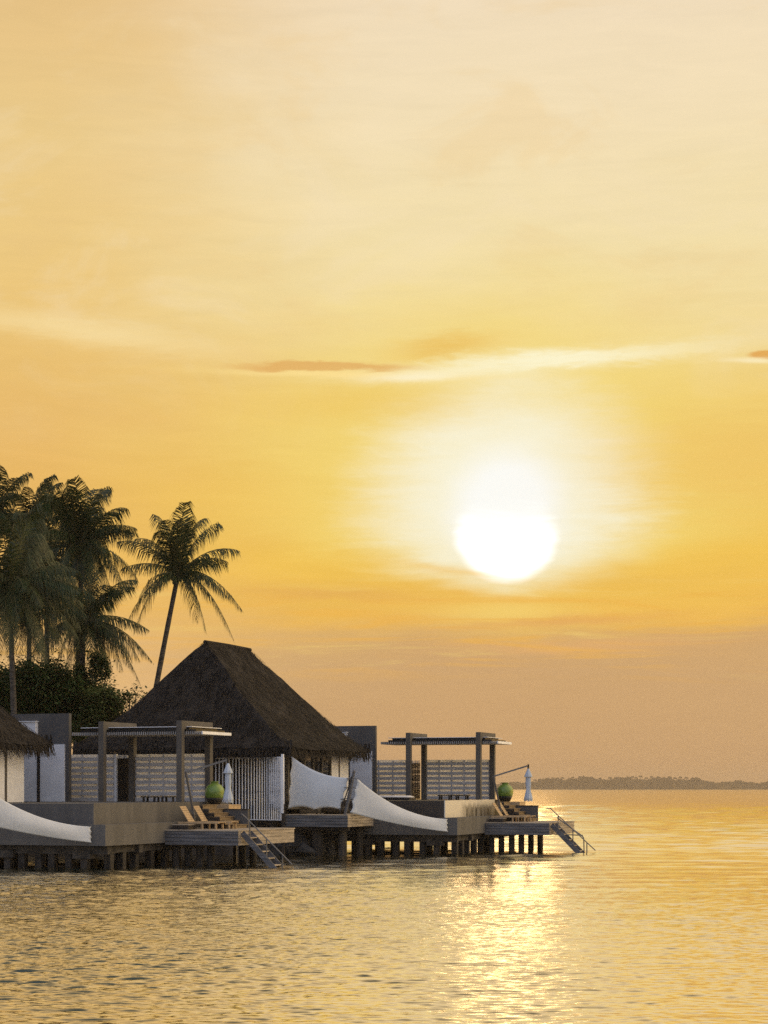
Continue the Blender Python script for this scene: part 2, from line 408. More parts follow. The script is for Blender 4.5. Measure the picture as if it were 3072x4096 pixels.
    gl = nt.nodes.new('ShaderNodeBsdfGlossy'); gl.inputs['Color'].default_value = (1.0, .90, .70, 1); gl.inputs['Roughness'].default_value = .10
    lw = nt.nodes.new('ShaderNodeLayerWeight'); lw.inputs['Blend'].default_value = .5
    for q in (gl, lw): nt.links.new(bp.outputs[0], q.inputs['Normal'])
    mxs = nt.nodes.new('ShaderNodeMixShader')                 # mirror-like at grazing angles, seeing into the water where a ripple faces the lens
    nt.links.new((step(X(lw.outputs['Facing']), .44, .84) * .92).v, mxs.inputs[0])
    nt.links.new(b.outputs[0], mxs.inputs[1]); nt.links.new(gl.outputs[0], mxs.inputs[2])
    nt.links.new(mxs.outputs[0], nt.nodes['Material Output'].inputs[0])
    me.materials.append(m)
    o = bpy.data.objects.new('water', me); COL.objects.link(o); o['kind'] = 'structure'
    o['label'] = 'golden rippled lagoon water reflecting the sunset'; return o
make_sea()

# ---- the islet the bungalows lean on
def make_ground():
    shore = [(-60, 84), (-30, 86), (-18, 87.3), (-11, 87.6), (-7.5, 88.0), (-5.0, 88.6), (-3.2, 89.2), (-2.6, 91), (-3.2, 94), (-5.5, 98), (-7.5, 104), (-8.5, 114), (-10, 130), (-16, 150), (-60, 160)]
    rings = []
    cx, cy = -34, 118
    for f, z in ((0.0, -1.6), (.028, .25), (.06, 1.2), (.11, 2.0), (.3, 2.1), (.6, 2.1), (1, 2.1)):
        rings.append([(p[0] + (cx - p[0]) * f, p[1] + (cy - p[1]) * f, z) for p in shore])
    vs = []; fs = []; rr = random.Random(5)
    # subdivide along the shore
    m = len(shore); sub = 6; n = (m - 1) * sub + 1
    for ring in rings:
        for i in range(n):
            k = min(i // sub, m - 2); t = (i - k * sub) / sub
            a, b = ring[k], ring[k + 1]
            j = .28 if ring is not rings[0] else 0
            vs.append((a[0] + (b[0] - a[0]) * t + rr.uniform(-j, j), a[1] + (b[1] - a[1]) * t + rr.uniform(-j, j), a[2] + rr.uniform(-j, j) * .35))
    for r in range(len(rings) - 1):
        for i in range(n - 1):
            fs.append((r * n + i, r * n + i + 1, (r + 1) * n + i + 1, (r + 1) * n + i))
    mb = MB(); mb.add(vs, fs)
    o = bpy.data.objects.new('ground', mb.mesh('ground', 'earth', smooth=True)); COL.objects.link(o)
    o['kind'] = 'structure'; o['label'] = 'dark rocky shore under the bungalows'
make_ground()

def boulder(loc, r, label, seed):
    rr = random.Random(seed); mb = MB(); vs = []; fs = []; n = 12; k = 8
    ph = [rr.uniform(0, 6) for _ in range(6)]
    for i in range(k + 1):
        th = math.pi * i / k
        for j in range(n):
            t = 2 * math.pi * j / n
            q = 1 + .18 * math.sin(2 * t + ph[0] + th) + .13 * math.sin(3 * t - 2 * th + ph[1]) + .1 * math.sin(4 * th + ph[2]) + rr.uniform(-.05, .05)
            vs.append((r * q * math.sin(th) * math.cos(t) * 1.25, r * q * math.sin(th) * math.sin(t), r * q * math.cos(th) * .75))
    for i in range(k):
        for j in range(n):
            fs.append((i * n + j, i * n + (j + 1) % n, (i + 1) * n + (j + 1) % n, (i + 1) * n + j))
    mb.add(vs, fs); o = bpy.data.objects.new('boulder', mb.mesh('boulder', 'rock')); COL.objects.link(o); o.location = loc
    o.rotation_euler = (0, 0, rr.uniform(0, 6)); tag(o, label, 'rock', 'dark rocks along the shore under the houses')
for i, (px, D, z, r, lb) in enumerate([
    (1305, 89.5, .10, .38, 'small dark rock at the waterline beside the stout pile under the plank platform'),
    (1270, 90.0, .25, .62, 'dark rock behind the stout pile under the plank platform'),
    (1222, 88.9, .20, .70, 'dark boulder under the lower end of the near handrail'),
    (1180, 89.2, .45, .85, 'largest dark boulder on the bank right of the near wooden deck'),
    (1130, 88.7, .15, .60, 'dark boulder behind the near water ladder'),
    (1215, 90.8, .70, .75, 'dark boulder high on the bank below the white slatted screen')]):
    boulder(((px - 1536) / 8000 * D, D, z), r, lb, 40 + i)

# ---- far island
def make_island():
    rr = random.Random(11); D = 5000.0
    def top(px):                                              # tree-top height in full-frame rows above the waterline
        a = [(1960, 14), (2010, 24), (2080, 30), (2150, 36), (2230, 44), (2330, 47), (2440, 44), (2560, 45), (2680, 44), (2790, 40), (2830, 33), (2900, 31), (3000, 31), (3072, 29), (3400, 34), (3900, 20), (4300, 4)]
        for (p0, h0), (p1, h1) in zip(a, a[1:]):
            if p0 <= px <= p1: return h0 + (h1 - h0) * (px - p0) / (p1 - p0)
        return 0
    g = MB(); vs = []; fs = []
    xs = np.linspace(1930, 4350, 90)
    for i, px in enumerate(xs):
        x = (px - 1536) / 8000 * D; hh = min(1, max(0, (px - 1930) / 80)) * min(1, max(0, (4350 - px) / 100))
        for y, z in ((D - 6 * hh - 2, -1.0), (D, .9 * hh), (D + 40, 2.2 * hh), (D + 160, 2.2 * hh), (D + 200, -1.0)):
            vs.append((x, y + rr.uniform(-1, 1), z))
    for i in range(len(xs) - 1):
        for k in range(4): fs.append((i * 5 + k, (i + 1) * 5 + k, (i + 1) * 5 + k + 1, i * 5 + k + 1))
    g.add(vs, fs); o = bpy.data.objects.new('island_terrain', g.mesh('island_terrain', 'earth')); COL.objects.link(o)
    o['kind'] = 'structure'; o['label'] = 'low distant island on the horizon'
    w = MB(); sc = D / 8000.0
    px = 1945.0
    while px < 4300:
        hpx = top(px) * (.90 + .10 * math.sin(px * .041) + .07 * math.sin(px * .113 + 1)) * rr.uniform(.84, 1.06); z1 = max(1.5, hpx * sc)
        for k in range(16):
            y = D + rr.uniform(4, 90); x = (px + rr.uniform(-9, 9) - 1536) * sc * y / D; z = rr.uniform(.2, 1) ** .6 * z1
            s = rr.uniform(1.4, 4.0); a = rr.uniform(0, 6.28); b = rr.uniform(-.6, .6)
            e1 = Vector((math.cos(a), math.sin(a), b)) * s; e2 = Vector((-math.sin(a) * .4, math.cos(a) * .4, 1)) * s * .8
            c = Vector((x, y, z)); w.add([c - e1, c - e2, c + e1, c + e2], [(0, 1, 2, 3)])
        for k in range(5):                                     # lower mass
            y = D + rr.uniform(3, 50); x = (px + rr.uniform(-9, 9) - 1536) * sc * y / D; s = z1 * rr.uniform(.35, .6)
            c = Vector((x, y, s * .8)); a = rr.uniform(-.5, .5)
            e1 = Vector((math.cos(a), math.sin(a), 0)) * rr.uniform(3.6, 7.0); e2 = Vector((0, .2, 1)) * s
            w.add([c - e1 - e2, c + e1 - e2, c + e1 * .8 + e2, c + e2 * 1.2, c - e1 * .7 + e2 * .9], [(0, 1, 2, 3, 4)])
        px += 3.2
    o = bpy.data.objects.new('treeline', w.mesh('treeline', 'farleaf')); COL.objects.link(o)
    o['kind'] = 'stuff'; o['label'] = 'hazy tree line of the distant island'
    # palms standing out above the tree line
    for i, (px, hh) in enumerate([(2322, 55), (2365, 53), (2440, 52), (2520, 51), (2545, 52), (2562, 57), (2606, 56), (2585, 50), (2680, 53), (2700, 50), (2745, 52), (2795, 48), (2140, 42), (2212, 50), (2226, 49), (2250, 51), (2290, 53), (2348, 52), (2400, 49), (2470, 53), (2490, 50), (2530, 55), (2632, 54), (2655, 50), (2720, 54), (2770, 50)]):
        y = D + 30; x = (px - 1536) / 8000 * y; z = (hh - 1) * y / 8000; t = MB(); c = MB()
        root = bpy.data.objects.new('palm_tree', None); COL.objects.link(root); root.location = (x, y, 1.9)
        tag(root, 'tiny hazy palm standing above the tree line of the distant island', 'palm tree', 'palms above the far tree line')
        t.tube([(0, 0, 0), (.3, 0, z * .5), (.2, 0, z - 4.0)], [.8, .7, .6], 5)
        for k in range(17):
            a = 6.28 * k / 17 + rr.uniform(-.2, .2); l = rr.uniform(3.6, 5.4); up = rr.uniform(.2, 1.3); prev = None
            pts = [Vector((.2 + math.cos(a) * l * q, math.sin(a) * l * q, z - 4.0 + up * 3.2 * q - 4.6 * q * q)) for q in (0, .35, .7, 1)]
            sd_ = Vector((0, 0, 1.2)); 
            for p, q in zip(pts, pts[1:]): c.add([p - sd_, q - sd_ * .8, q + sd_ * .6, p + sd_], [(0, 1, 2, 3)])
        for nm, mb, mm in (('trunk', t, 'trunk'), ('crown', c, 'farleaf')):
            q = bpy.data.objects.new(nm, mb.mesh(nm, mm)); COL.objects.link(q); q.parent = root
make_island()

# ================================================================== BUNGALOW PIECES (built at the near one or far one, copied to the other)
def pile_mb(x, y, z1, r=.145, square=False, z0=-1.2):
    mb = MB()
    if square: mb.box(x - r, x + r, y - r, y + r, z0, z1)
    else: mb.tube([(x, y, z0), (x, y, -.05), (x, y, .12), (x, y, z1)], [r * .97, r * 1.03, r * 1.0, r * .97], 12)
    return mb

# ---- pool terrace
def make_terrace(U, label, far):
    t = thing(U, 'pool_terrace', label, 'terrace', (-3.75, -4.4, 2.45), 'raised pool terraces on piles')
    mb = MB(); mb.box(-10.2, -3.1, -4.7, 7.4, .90, 1.67); part(t, 'lower_wall', mb, 'plaster', label='lower taupe rendered ledge of the terrace')
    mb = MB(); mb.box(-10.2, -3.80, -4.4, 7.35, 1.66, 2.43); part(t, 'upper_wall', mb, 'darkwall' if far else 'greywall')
    mb = MB(); mb.box(-3.80, -3.75, -4.4, 4.3, 1.672, 2.45)
    ow = part(t, 'overflow_wall', mb, 'stained' if far else 'plaster')
    if far: ow['label'] = 'cream pool wall streaked with dark algae'
    mb = MB()
    for v in (-4.2, -1.75, .76, 3.6): mb.box(-9.9, -3.2, v - .16, v + .16, .58, .897)
    for u in (-9.2, -6.5, -3.5): mb.box(u - .15, u + .15, -4.35, 7.0, .62, .894)
    part(t, 'crossbeam', mb, 'beam')
    for i, u in enumerate((-9.8, -8.9, -8.1, -7.45, -6.85, -6.13, -5.58, -4.85, -4.2)):
        part(t, 'pile', pile_mb(u, -4.2, .9, .135, True), 'pile')
        if i in (3, 8):
            mb = MB(); mb.box(u - .42, u + .32, -4.45, -3.95, .42, .70); part(t, 'pile_cap', mb, 'beam')
    for v in (-3.7, -2.75, -1.75, -.5, .76, 1.76): part(t, 'pile', pile_mb(-3.5, v, .9, .13, True), 'pile')
    for u in (-5.3, -7.0, -8.6):
        for v in (-1.75, .76, 3.6): part(t, 'pile', pile_mb(u, v, .9, .14, True), 'pile')
    return t
make_terrace(NEAR, 'grey brown rendered pool terrace with plain walls on piles, behind the near deck', False)
make_terrace(FAR, 'pool terrace with a cream algae streaked overflow wall beside the far deck', True)

# ---- sun deck
def make_deck(U, label):
    t = thing(U, 'sun_deck', label, 'deck', (0, 0, 1.40), 'wooden sun decks over the water')
    mb = MB()
    planks_box(mb, -3.12, .03, -.03, 5.38, 1.355, 1.40, 'y', 38, .012); part(t, 'deck_board', mb, 'plank')
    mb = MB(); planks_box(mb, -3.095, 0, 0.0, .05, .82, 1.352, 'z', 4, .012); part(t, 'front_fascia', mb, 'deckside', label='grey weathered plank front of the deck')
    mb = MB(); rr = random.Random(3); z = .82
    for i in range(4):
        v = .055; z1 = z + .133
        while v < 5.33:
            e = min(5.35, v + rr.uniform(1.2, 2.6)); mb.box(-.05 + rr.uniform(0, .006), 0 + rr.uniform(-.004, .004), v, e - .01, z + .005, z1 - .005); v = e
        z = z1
    part(t, 'side_fascia', mb, 'plank', label='plank end of the deck, coloured paler for the light on it')  # same wood as the front, painted paler for the light on this side
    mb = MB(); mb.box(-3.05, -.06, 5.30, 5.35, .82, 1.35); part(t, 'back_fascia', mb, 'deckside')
    mb = MB()
    for v in (.8, 2.7, 4.8): mb.box(-3.0, -.1, v - .1, v + .1, .80, 1.35)
    for u in (-2.6, -1.55, -.4): mb.box(u - .07, u + .07, .06, 5.29, 1.0, 1.352)
    part(t, 'joist', mb, 'dark')
    for u, v in ((-2.93, .6), (-2.5, .8), (-2.0, .8), (-1.53, .8), (-2.05, 4.8), (-1.58, 4.8)):
        part(t, 'pile', pile_mb(u, v, 1.0), 'pile')
    return t
dk = make_deck(NEAR, 'near wooden sun deck of grey planks on round piles, below the white screen')
again(dk, FAR, 'far wooden sun deck jutting over bright golden water at the right')

# ---- water ladder
def make_ladder(U, label, guard):
    t = thing(U, 'water_ladder', label, 'ladder', (.05, .65, 1.25), 'ladders from the decks into the water')
    L0, L1 = Vector((.04, 0, 1.30)), Vector((1.62, 0, -.30))
    for v in (.30, 1.0):
        mb = MB(); mb.bar(L0 + Vector((0, v, 0)), L1 + Vector((0, v, 0)), .05, .22); part(t, 'stringer', mb, 'deckside')
    for k in range(6):
        p = L0 + (L1 - L0) * ((k + .75) / 6.2); mb = MB(); mb.box(p.x - .11, p.x + .12, .33, .97, p.z - .02, p.z + .025); part(t, 'tread', mb, 'plank')
    mb = MB(); mb.tube([(-.22 if guard else .02, .30, 2.07 if guard else 2.02), (0.0, .30, 2.05 if guard else 2.02), (.08, .30, 1.98), (2.12, .30, .12)], .026, 8); part(t, 'handrail', mb, 'metal')
    for u, zb in ((.36, 1.0), (1.06, .30), (1.72, -.30)):
        mb = MB(); mb.tube([(u, .30, zb), (u, .30, 1.98 - (u - .08) * .912)], .028, 8); part(t, 'rail_post', mb, 'metal')
    if guard:
        mb = MB(); mb.tube([(.15, 1.02, 1.62), (.50, 1.02, 1.36), (1.30, 1.02, .80), (1.40, 1.02, .70), (1.42, 1.02, .55), (1.44, 1.02, -.4)], .03, 8); part(t, 'guard_rail', mb, 'metal')
        mb = MB(); mb.tube([(.0, 1.02, .84), (1.37, 1.02, .80)], .026, 8); part(t, 'guard_bar', mb, 'metal')
    return t
make_ladder(NEAR, 'near open wooden ladder with one straight handrail going down into the water', False)
make_ladder(FAR, 'far wooden ladder with a bent guard rail, at the right end of the buildings', True)

# ---- steps, low wall, landing
def make_steps(U, label):
    t = thing(U, 'wooden_steps', label, 'steps', (-2.3, 3.6, 1.40), 'steps down to the sun decks')
    us = (-2.97, -2.70, -2.46, -2.22, -1.98, -1.64)
    for i, u in enumerate(us):
        z1 = 2.34 - .157 * i; mb = MB(); mb.box(-3.09, u - .02, 3.02, 4.36, z1 - .157 + .003, z1 - .035)
        part(t, 'riser', mb, 'steps'); mb = MB(); mb.box((us[i - 1] - .03) if i else -3.08, u + .015, 2.99, 4.37, z1 - .033, z1); part(t, 'tread', mb, 'steps')
    mb = MB(); mb.box(-3.08, -1.95, 2.96, 2.985, 1.41, 1.62)
    for i, u in enumerate(us[:5]): mb.box(-3.08, u + .03, 2.96, 2.985, 2.34 - .157 * (i + 1) + .002, 2.34 - .157 * i - .036)
    part(t, 'side_board', mb, 'dark')
    return t
st = make_steps(NEAR, 'near flight of brown wooden steps behind the loungers')
again(st, FAR, 'far flight of dark wooden steps below the green jar at the right')
def make_stairwall(U, label):
    t = thing(U, 'low_wall', label, 'wall', (-1.7, 4.5, 1.4), 'low grey walls beside the steps')
    mb = MB(); mb.box(-3.09, -1.62, 4.40, 4.56, 1.402, 2.13); part(t, 'wall_body', mb, 'greywall')
    mb = MB(); mb.box(-3.09, -1.59, 4.375, 4.585, 2.132, 2.165); part(t, 'coping', mb, 'dark')
    return t
sw = make_stairwall(NEAR, 'low grey wall with dark coping beside the near steps')
again(sw, FAR, 'low grey wall standing against golden water beside the far steps')
def make_landing(U, label):
    t = thing(U, 'landing', label, 'deck', (-3.2, 5.1, 2.3), 'small wooden landings')
    mb = MB(); planks_box(mb, -3.745, -2.56, 4.59, 5.75, 2.295, 2.335, 'y', 9, .01); part(t, 'landing_board', mb, 'teak')
    mb = MB(); mb.box(-2.60, -2.57, 4.60, 5.74, 2.13, 2.293); mb.box(-3.74, -2.605, 4.60, 4.63, 2.17, 2.293); part(t, 'landing_fascia', mb, 'teak')
    for u, v in ((-2.75, 4.75), (-2.75, 5.6)): part(t, 'support', pile_mb(u, v, 2.29, .07, True, 1.4 if v < 5 else -.8), 'dark')
    return t
ld = make_landing(NEAR, 'near wooden landing that the large green jar stands on, left of the closed parasol')
again(ld, FAR, 'far wooden landing under the green jar against the water')

# ---- green jar
def make_jar(U, label, sh=(0, 0, 0)):
    b = (-3.42, 5.05, 2.337); t = thing(U, 'ceramic_jar', label, 'jar', b, 'large green ceramic jars')
    mb = MB(); mb.lathe(b, [(.20, 0.0), (.235, .02), (.28, .10), (.325, .19), (.352, .262)], 32); part(t, 'unglazed_base', mb, 'jarbase', True)
    mb = MB(); mb.lathe(b, [(.352, .262), (.375, .33), (.397, .42), (.404, .50), (.397, .58), (.372, .66), (.33, .73), (.27, .79), (.21, .835), (.168, .855)], 32); part(t, 'glazed_body', mb, 'jar', True)
    mb = MB(); mb.lathe(b, [(.160, .853), (.150, .875), (.158, .905), (.185, .925), (.190, .94), (.175, .948), (.150, .94), (.14, .90)], 32); part(t, 'neck_rim', mb, 'jar', True)
    return t
jr = make_jar(NEAR, 'near green glazed jar with a black base, beside the closed white parasol')
again(jr, FAR, 'far green jar standing against the water at the right end')

# ---- parasol
def make_parasol(U, label):
    b = (-2.85, 2.0, 1.402); t = thing(U, 'cantilever_parasol', label, 'parasol', b, 'closed cantilever parasols')
    mb = MB(); mb.box(-3.05, -2.60, 1.8, 2.25, 1.402, 1.45); part(t, 'base_plate', mb, 'metal')
    mb = MB(); mb.bar((-2.85, 2.0, 1.45), (-2.85, 2.0, 2.02), .09, .09); mb.bar((-2.85, 2.0, 1.98), (-3.22, 2.0, 3.66), .075, .075); part(t, 'mast', mb, 'post')
    mb = MB(); mb.bar((-3.26, 1.99, 3.60), (-1.68, 2.54, 4.12), .05, .075); part(t, 'arm', mb, 'metal')
    mb = MB(); mb.bar((-2.80, 1.95, 1.95), (-2.96, 1.95, 2.15), .05, .05); part(t, 'crank', mb, 'metal')
    c = (-1.63, 2.56)
    mb = MB(); mb.tube([(c[0], c[1], 4.02), (c[0], c[1], 4.2)], .045, 10); mb.tube([(c[0], c[1], 3.98), (c[0], c[1], 4.02)], [.03, .055], 10); part(t, 'hub', mb, 'black')
    ph = random.Random(2)
    wob = lambda q, i: 1 + (.10 + .02 * (i > 5)) * math.sin(8 * q + .4 * i) + .05 * math.sin(13 * q + i * .9)
    prof = [(.03, 4.0), (.06, 3.93), (.100, 3.82), (.120, 3.70), (.118, 3.60), (.120, 3.45), (.122, 3.25), (.110, 3.10), (.098, 3.00), (.120, 2.90), (.152, 2.75), (.180, 2.62), (.196, 2.50)]
    n = 32; mb = MB(); mb.lathe((c[0], c[1], 0), prof, n, wob)
    hem = [(c[0] + .19 * (1 + .1 * math.sin(8 * q + 5.2)) * math.cos(q), c[1] + .19 * math.sin(q), 2.50 - .07 * abs(math.sin(4 * q + .6)) - ph.uniform(0, .03)) for q in [2 * math.pi * k / n for k in range(n)]]
    o = len(mb.v) - n; mb.add(hem, []); mb.f += [(o + k, o + (k + 1) % n, o + n + (k + 1) % n, o + n + k) for k in range(n)]
    part(t, 'folded_canopy', mb, 'canvas', True)
    mb = MB(); mb.lathe((c[0], c[1], 0), [(.022, 4.01), (.06, 3.94), (.115, 3.80), (.178, 3.60), (.172, 3.585), (.110, 3.64)], n, lambda q, i: 1 + .06 * math.sin(8 * q) + .12 * abs(math.sin(4 * q)) * (i > 2)); part(t, 'canopy_cap', mb, 'canvas', True)
    return t
pa = make_parasol(NEAR, 'closed white cantilever parasol hanging in front of the white slatted screen')
again(pa, FAR, 'closed pale blue looking parasol hanging over open water at the right', (0, 0, -.05))

# ---- loungers
def make_lounger(U, v0, u0, label):
    b = (u0, v0, 1.402); t = thing(U, 'sun_lounger', label, 'sun lounger', b, 'wooden sun loungers on the decks')
    w = .29
    mb = MB(); mb.bar((u0 - .45, v0 - w, 1.66), (u0 + 1.32, v0 - w, 1.66), .045, .07); mb.bar((u0 - .45, v0 + w, 1.66), (u0 + 1.32, v0 + w, 1.66), .045, .07)
    part(t, 'frame', mb, 'teak')
    mb = MB(); planks_box(mb, u0 + .02, u0 + 1.34, v0 - w + .03, v0 + w - .03, 1.665, 1.69, 'x', 14, .02); part(t, 'seat_slats', mb, 'teak')
    mb = MB(); p0 = Vector((u0, v0, 1.69)); p1 = Vector((u0 - .40, v0, 2.30)); d = p1 - p0
    for i in range(7):
        mb.bar(p0 + d * (i / 7 + .008), p0 + d * ((i + 1) / 7 - .010), .52, .025, (0.84, 0, .55))
    part(t, 'backrest', mb, 'teak')
    for du in (-.32, .62, 1.2):
        for s in (-1, 1):
            mb = MB(); mb.box(u0 + du - .03, u0 + du + .03, v0 + s * w - .03, v0 + s * w + .03, 1.402, 1.625); part(t, 'leg', mb, 'teak')
    return t
l1 = make_lounger(NEAR, 1.25, -2.58, 'near deck lounger with raised back, left of the parasol mast')
l2 = make_lounger(NEAR, 2.50, -2.62, 'near deck lounger with raised back, right of the parasol mast before the steps')
again(l1, FAR, 'far deck lounger with raised back, left of the leaning parasol mast', (-.03, 0, 0))
again(l2, FAR, 'far deck lounger with raised back, right of the leaning parasol mast', (-.03, 0, 0))
def make_box(U, label):
    b = (-2.75, .75, 1.402); t = thing(U, 'towel_box', label, 'box', b, 'low wooden boxes on the decks')
    mb = MB(); mb.box(-2.98, -2.3, .42, 1.0, 1.402, 1.57); part(t, 'box_body', mb, 'dark')
    mb = MB(); mb.box(-3.0, -2.28, .40, 1.02, 1.572, 1.60); part(t, 'lid', mb, 'plank')
    return t
bx = make_box(NEAR, 'low dark wooden box at the left end of the near deck')
again(bx, FAR, 'low dark wooden box at the left end of the far deck')

# ---- pergola: two portal frames carrying a flat roof
def make_pergola(U, label):
    t = thing(U, 'pergola', label, 'pergola', (-6.4, 5.5, 2.43), 'pergolas over the terraces')
    for u in (-8.12, -4.52):
        mb = MB(); mb.box(u - .12, u + .12, 4.0, 4.26, 2.432, 5.76); part(t, 'post', mb, 'post')
        mb = MB(); mb.box(u - .12, u + .12, 6.62, 6.9, 2.432, 5.76); part(t, 'post', mb, 'post')
        mb = MB(); mb.box(u - .119, u + .119, 4.262, 6.618, 5.42, 5.757); part(t, 'beam', mb, 'post')
    mb = MB(); mb.box(-9.3, -4.15, 4.42, 7.25, 5.505, 5.53); part(t, 'roof_panel', mb, 'white')
    mb = MB(); mb.box(-9.25, -3.9, 4.30, 7.0, 5.325, 5.405); mb.box(-9.1, -4.3, 4.5, 7.1, 5.405, 5.503); part(t, 'roof_mat', mb, 'black')
    mb = MB(); n = 62
    for i in range(n):
        u = -9.62 + 5.97 * i / (n - 1); mb.box(u - .019, u + .019, 4.28, 6.85, 5.195, 5.322)
    part(t, 'roof_slats', mb, 'slatwood')
    mb = MB(); mb.box(-3.62, -3.57, 4.25, 6.95, 5.20, 5.32); part(t, 'edge_board', mb, 'white')
    mb = MB(); mb.box(-9.66, -3.625, 6.86, 6.90, 5.21, 5.32); part(t, 'rear_rail', mb, 'fence')
    return t
pg = make_pergola(NEAR, 'near taupe pergola with flat slatted roof, seen against the thatched roof')
again(pg, FAR, 'far pergola silhouetted against the orange sky at the right')

# ---- woven board fences
def make_fence(U, name, u0, u1, label, endpost):
    t = thing(U, 'privacy_fence', label, 'fence', ((u0 + u1) / 2, 6.9, 2.43), 'white board fences behind the terraces')
    f = MB(); b = MB(); p = MB(); n = 8; pit = .2475
    for i in range(n):
        z = 2.44 + pit * i
        f.box(u0, u1, 6.775, 6.80, z, z + .15); b.box(u0 + .02, u1 - .02, 6.86, 6.885, z + .125, z + pit + .03)
    part(t, 'front_board', f, 'fence'); part(t, 'back_board', b, 'backboard')
    k = max(2, round((u1 - u0) / .72))
    for i in range(k + 1):
        u = u0 + .04 + (u1 - u0 - .08) * i / k; p.box(u - .035, u + .035, 6.802, 6.858, 2.432, 4.43)
    part(t, 'fence_post', p, 'fence')
    if endpost:
        q = MB(); q.box(u1, u1 + .10, 6.76, 6.88, 2.432, 4.46); part(t, 'end_post', q, 'white')
    return t
fa = make_fence(NEAR, 'a', -11.4, -9.0, 'short white board fence between the near grey wall and the twig screen', True)
again(fa, FAR, 'short white board fence between the far grey wall and twig screen')
fb = make_fence(NEAR, 'b', -8.05, -4.66, 'long white board fence behind the near pergola and dark bench', False)
again(fb, FAR, 'long white board fence behind the far pergola at the right')
def make_twigs(U, label):
    t = thing(U, 'twig_screen', label, 'screen', (-8.65, 6.9, 2.43), 'dark woven twig screens')
    rr = random.Random(9); p = MB(); w = MB()
    for i in range(6):
        u = -8.88 + .088 * i; p.tube([(u, 6.9, 2.435), (u, 6.9, 4.42)], .022, 6)
    part(t, 'pole', p, 'wicker')
    q = MB()
    for i in range(6): q.tube([(-8.88 + .088 * i, 6.9, 4.28), (-8.88 + .088 * i, 6.9, 4.42)], .03, 6)
    part(t, 'pole_tip', q, 'white')
    z = 2.45
    while z < 4.28:
        pts = [(-8.92 + .09 * i, 6.9 + (.045 if (i + int(z * 37)) % 2 else -.045), z + rr.uniform(-.008, .008)) for i in range(7)]
        if rr.random() > .12: w.tube(pts, .014, 5)
        z += .030
    part(t, 'woven_twigs', w, 'wicker'); return t
tw = make_twigs(NEAR, 'dark woven twig screen beside the near left pergola post')
again(tw, FAR, 'dark woven twig screen beside the far left pergola post, sky showing through')
def make_bench(U, label):
    t = thing(U, 'low_bench', label, 'bench', (-5.9, 5.1, 2.432), 'low dark benches on the terraces')
    mb = MB(); mb.box(-6.72, -5.15, 4.85, 5.35, 2.615, 2.665); part(t, 'bench_top', mb, 'dark')
    for u in (-6.62, -6.12, -5.75, -5.25):
        for v in (4.92, 5.28):
            mb = MB(); mb.box(u - .035, u + .035, v - .035, v + .035, 2.434, 2.613); part(t, 'leg', mb, 'dark')
    return t
bn = make_bench(NEAR, 'low dark slatted bench in front of the near white fence')
again(bn, FAR, 'low dark bench in front of the far white fence', (-.2, .2, 0))

# ---- tall grey garden wall with white panels
def make_wall(U, label):
    t = thing(U, 'garden_wall', label, 'wall', (-11.8, 4.8, 2.43), 'tall grey garden walls')
    mb = MB(); mb.box(-14.2, -10.08, 4.78, 5.0, 2.0, 6.15); part(t, 'wall_body', mb, 'greywall')
    mb = MB(); mb.box(-13.3, -11.55, 4.70, 4.775, 2.435, 4.85); part(t, 'white_panel', mb, 'white')
    mb = MB(); mb.box(-11.42, -10.25, 4.70, 4.775, 2.435, 4.85); part(t, 'white_panel', mb, 'white')
    mb = MB(); mb.box(-11.545, -11.425, 4.66, 4.776, 2.435, 4.9); part(t, 'panel_post', mb, 'dark')
    mb = MB(); mb.box(-12.5, -11.56, 4.55, 4.776, 5.2, 5.80); part(t, 'white_box', mb, 'white')
    mb = MB(); mb.box(-12.54, -11.52, 4.50, 4.776, 5.803, 5.84); part(t, 'box_lid', mb, 'white')
    return t
wl = make_wall(NEAR, 'tall grey garden wall with white panels at the left edge')
again(wl, FAR, 'tall grey garden wall behind the tip of the big thatched roof')

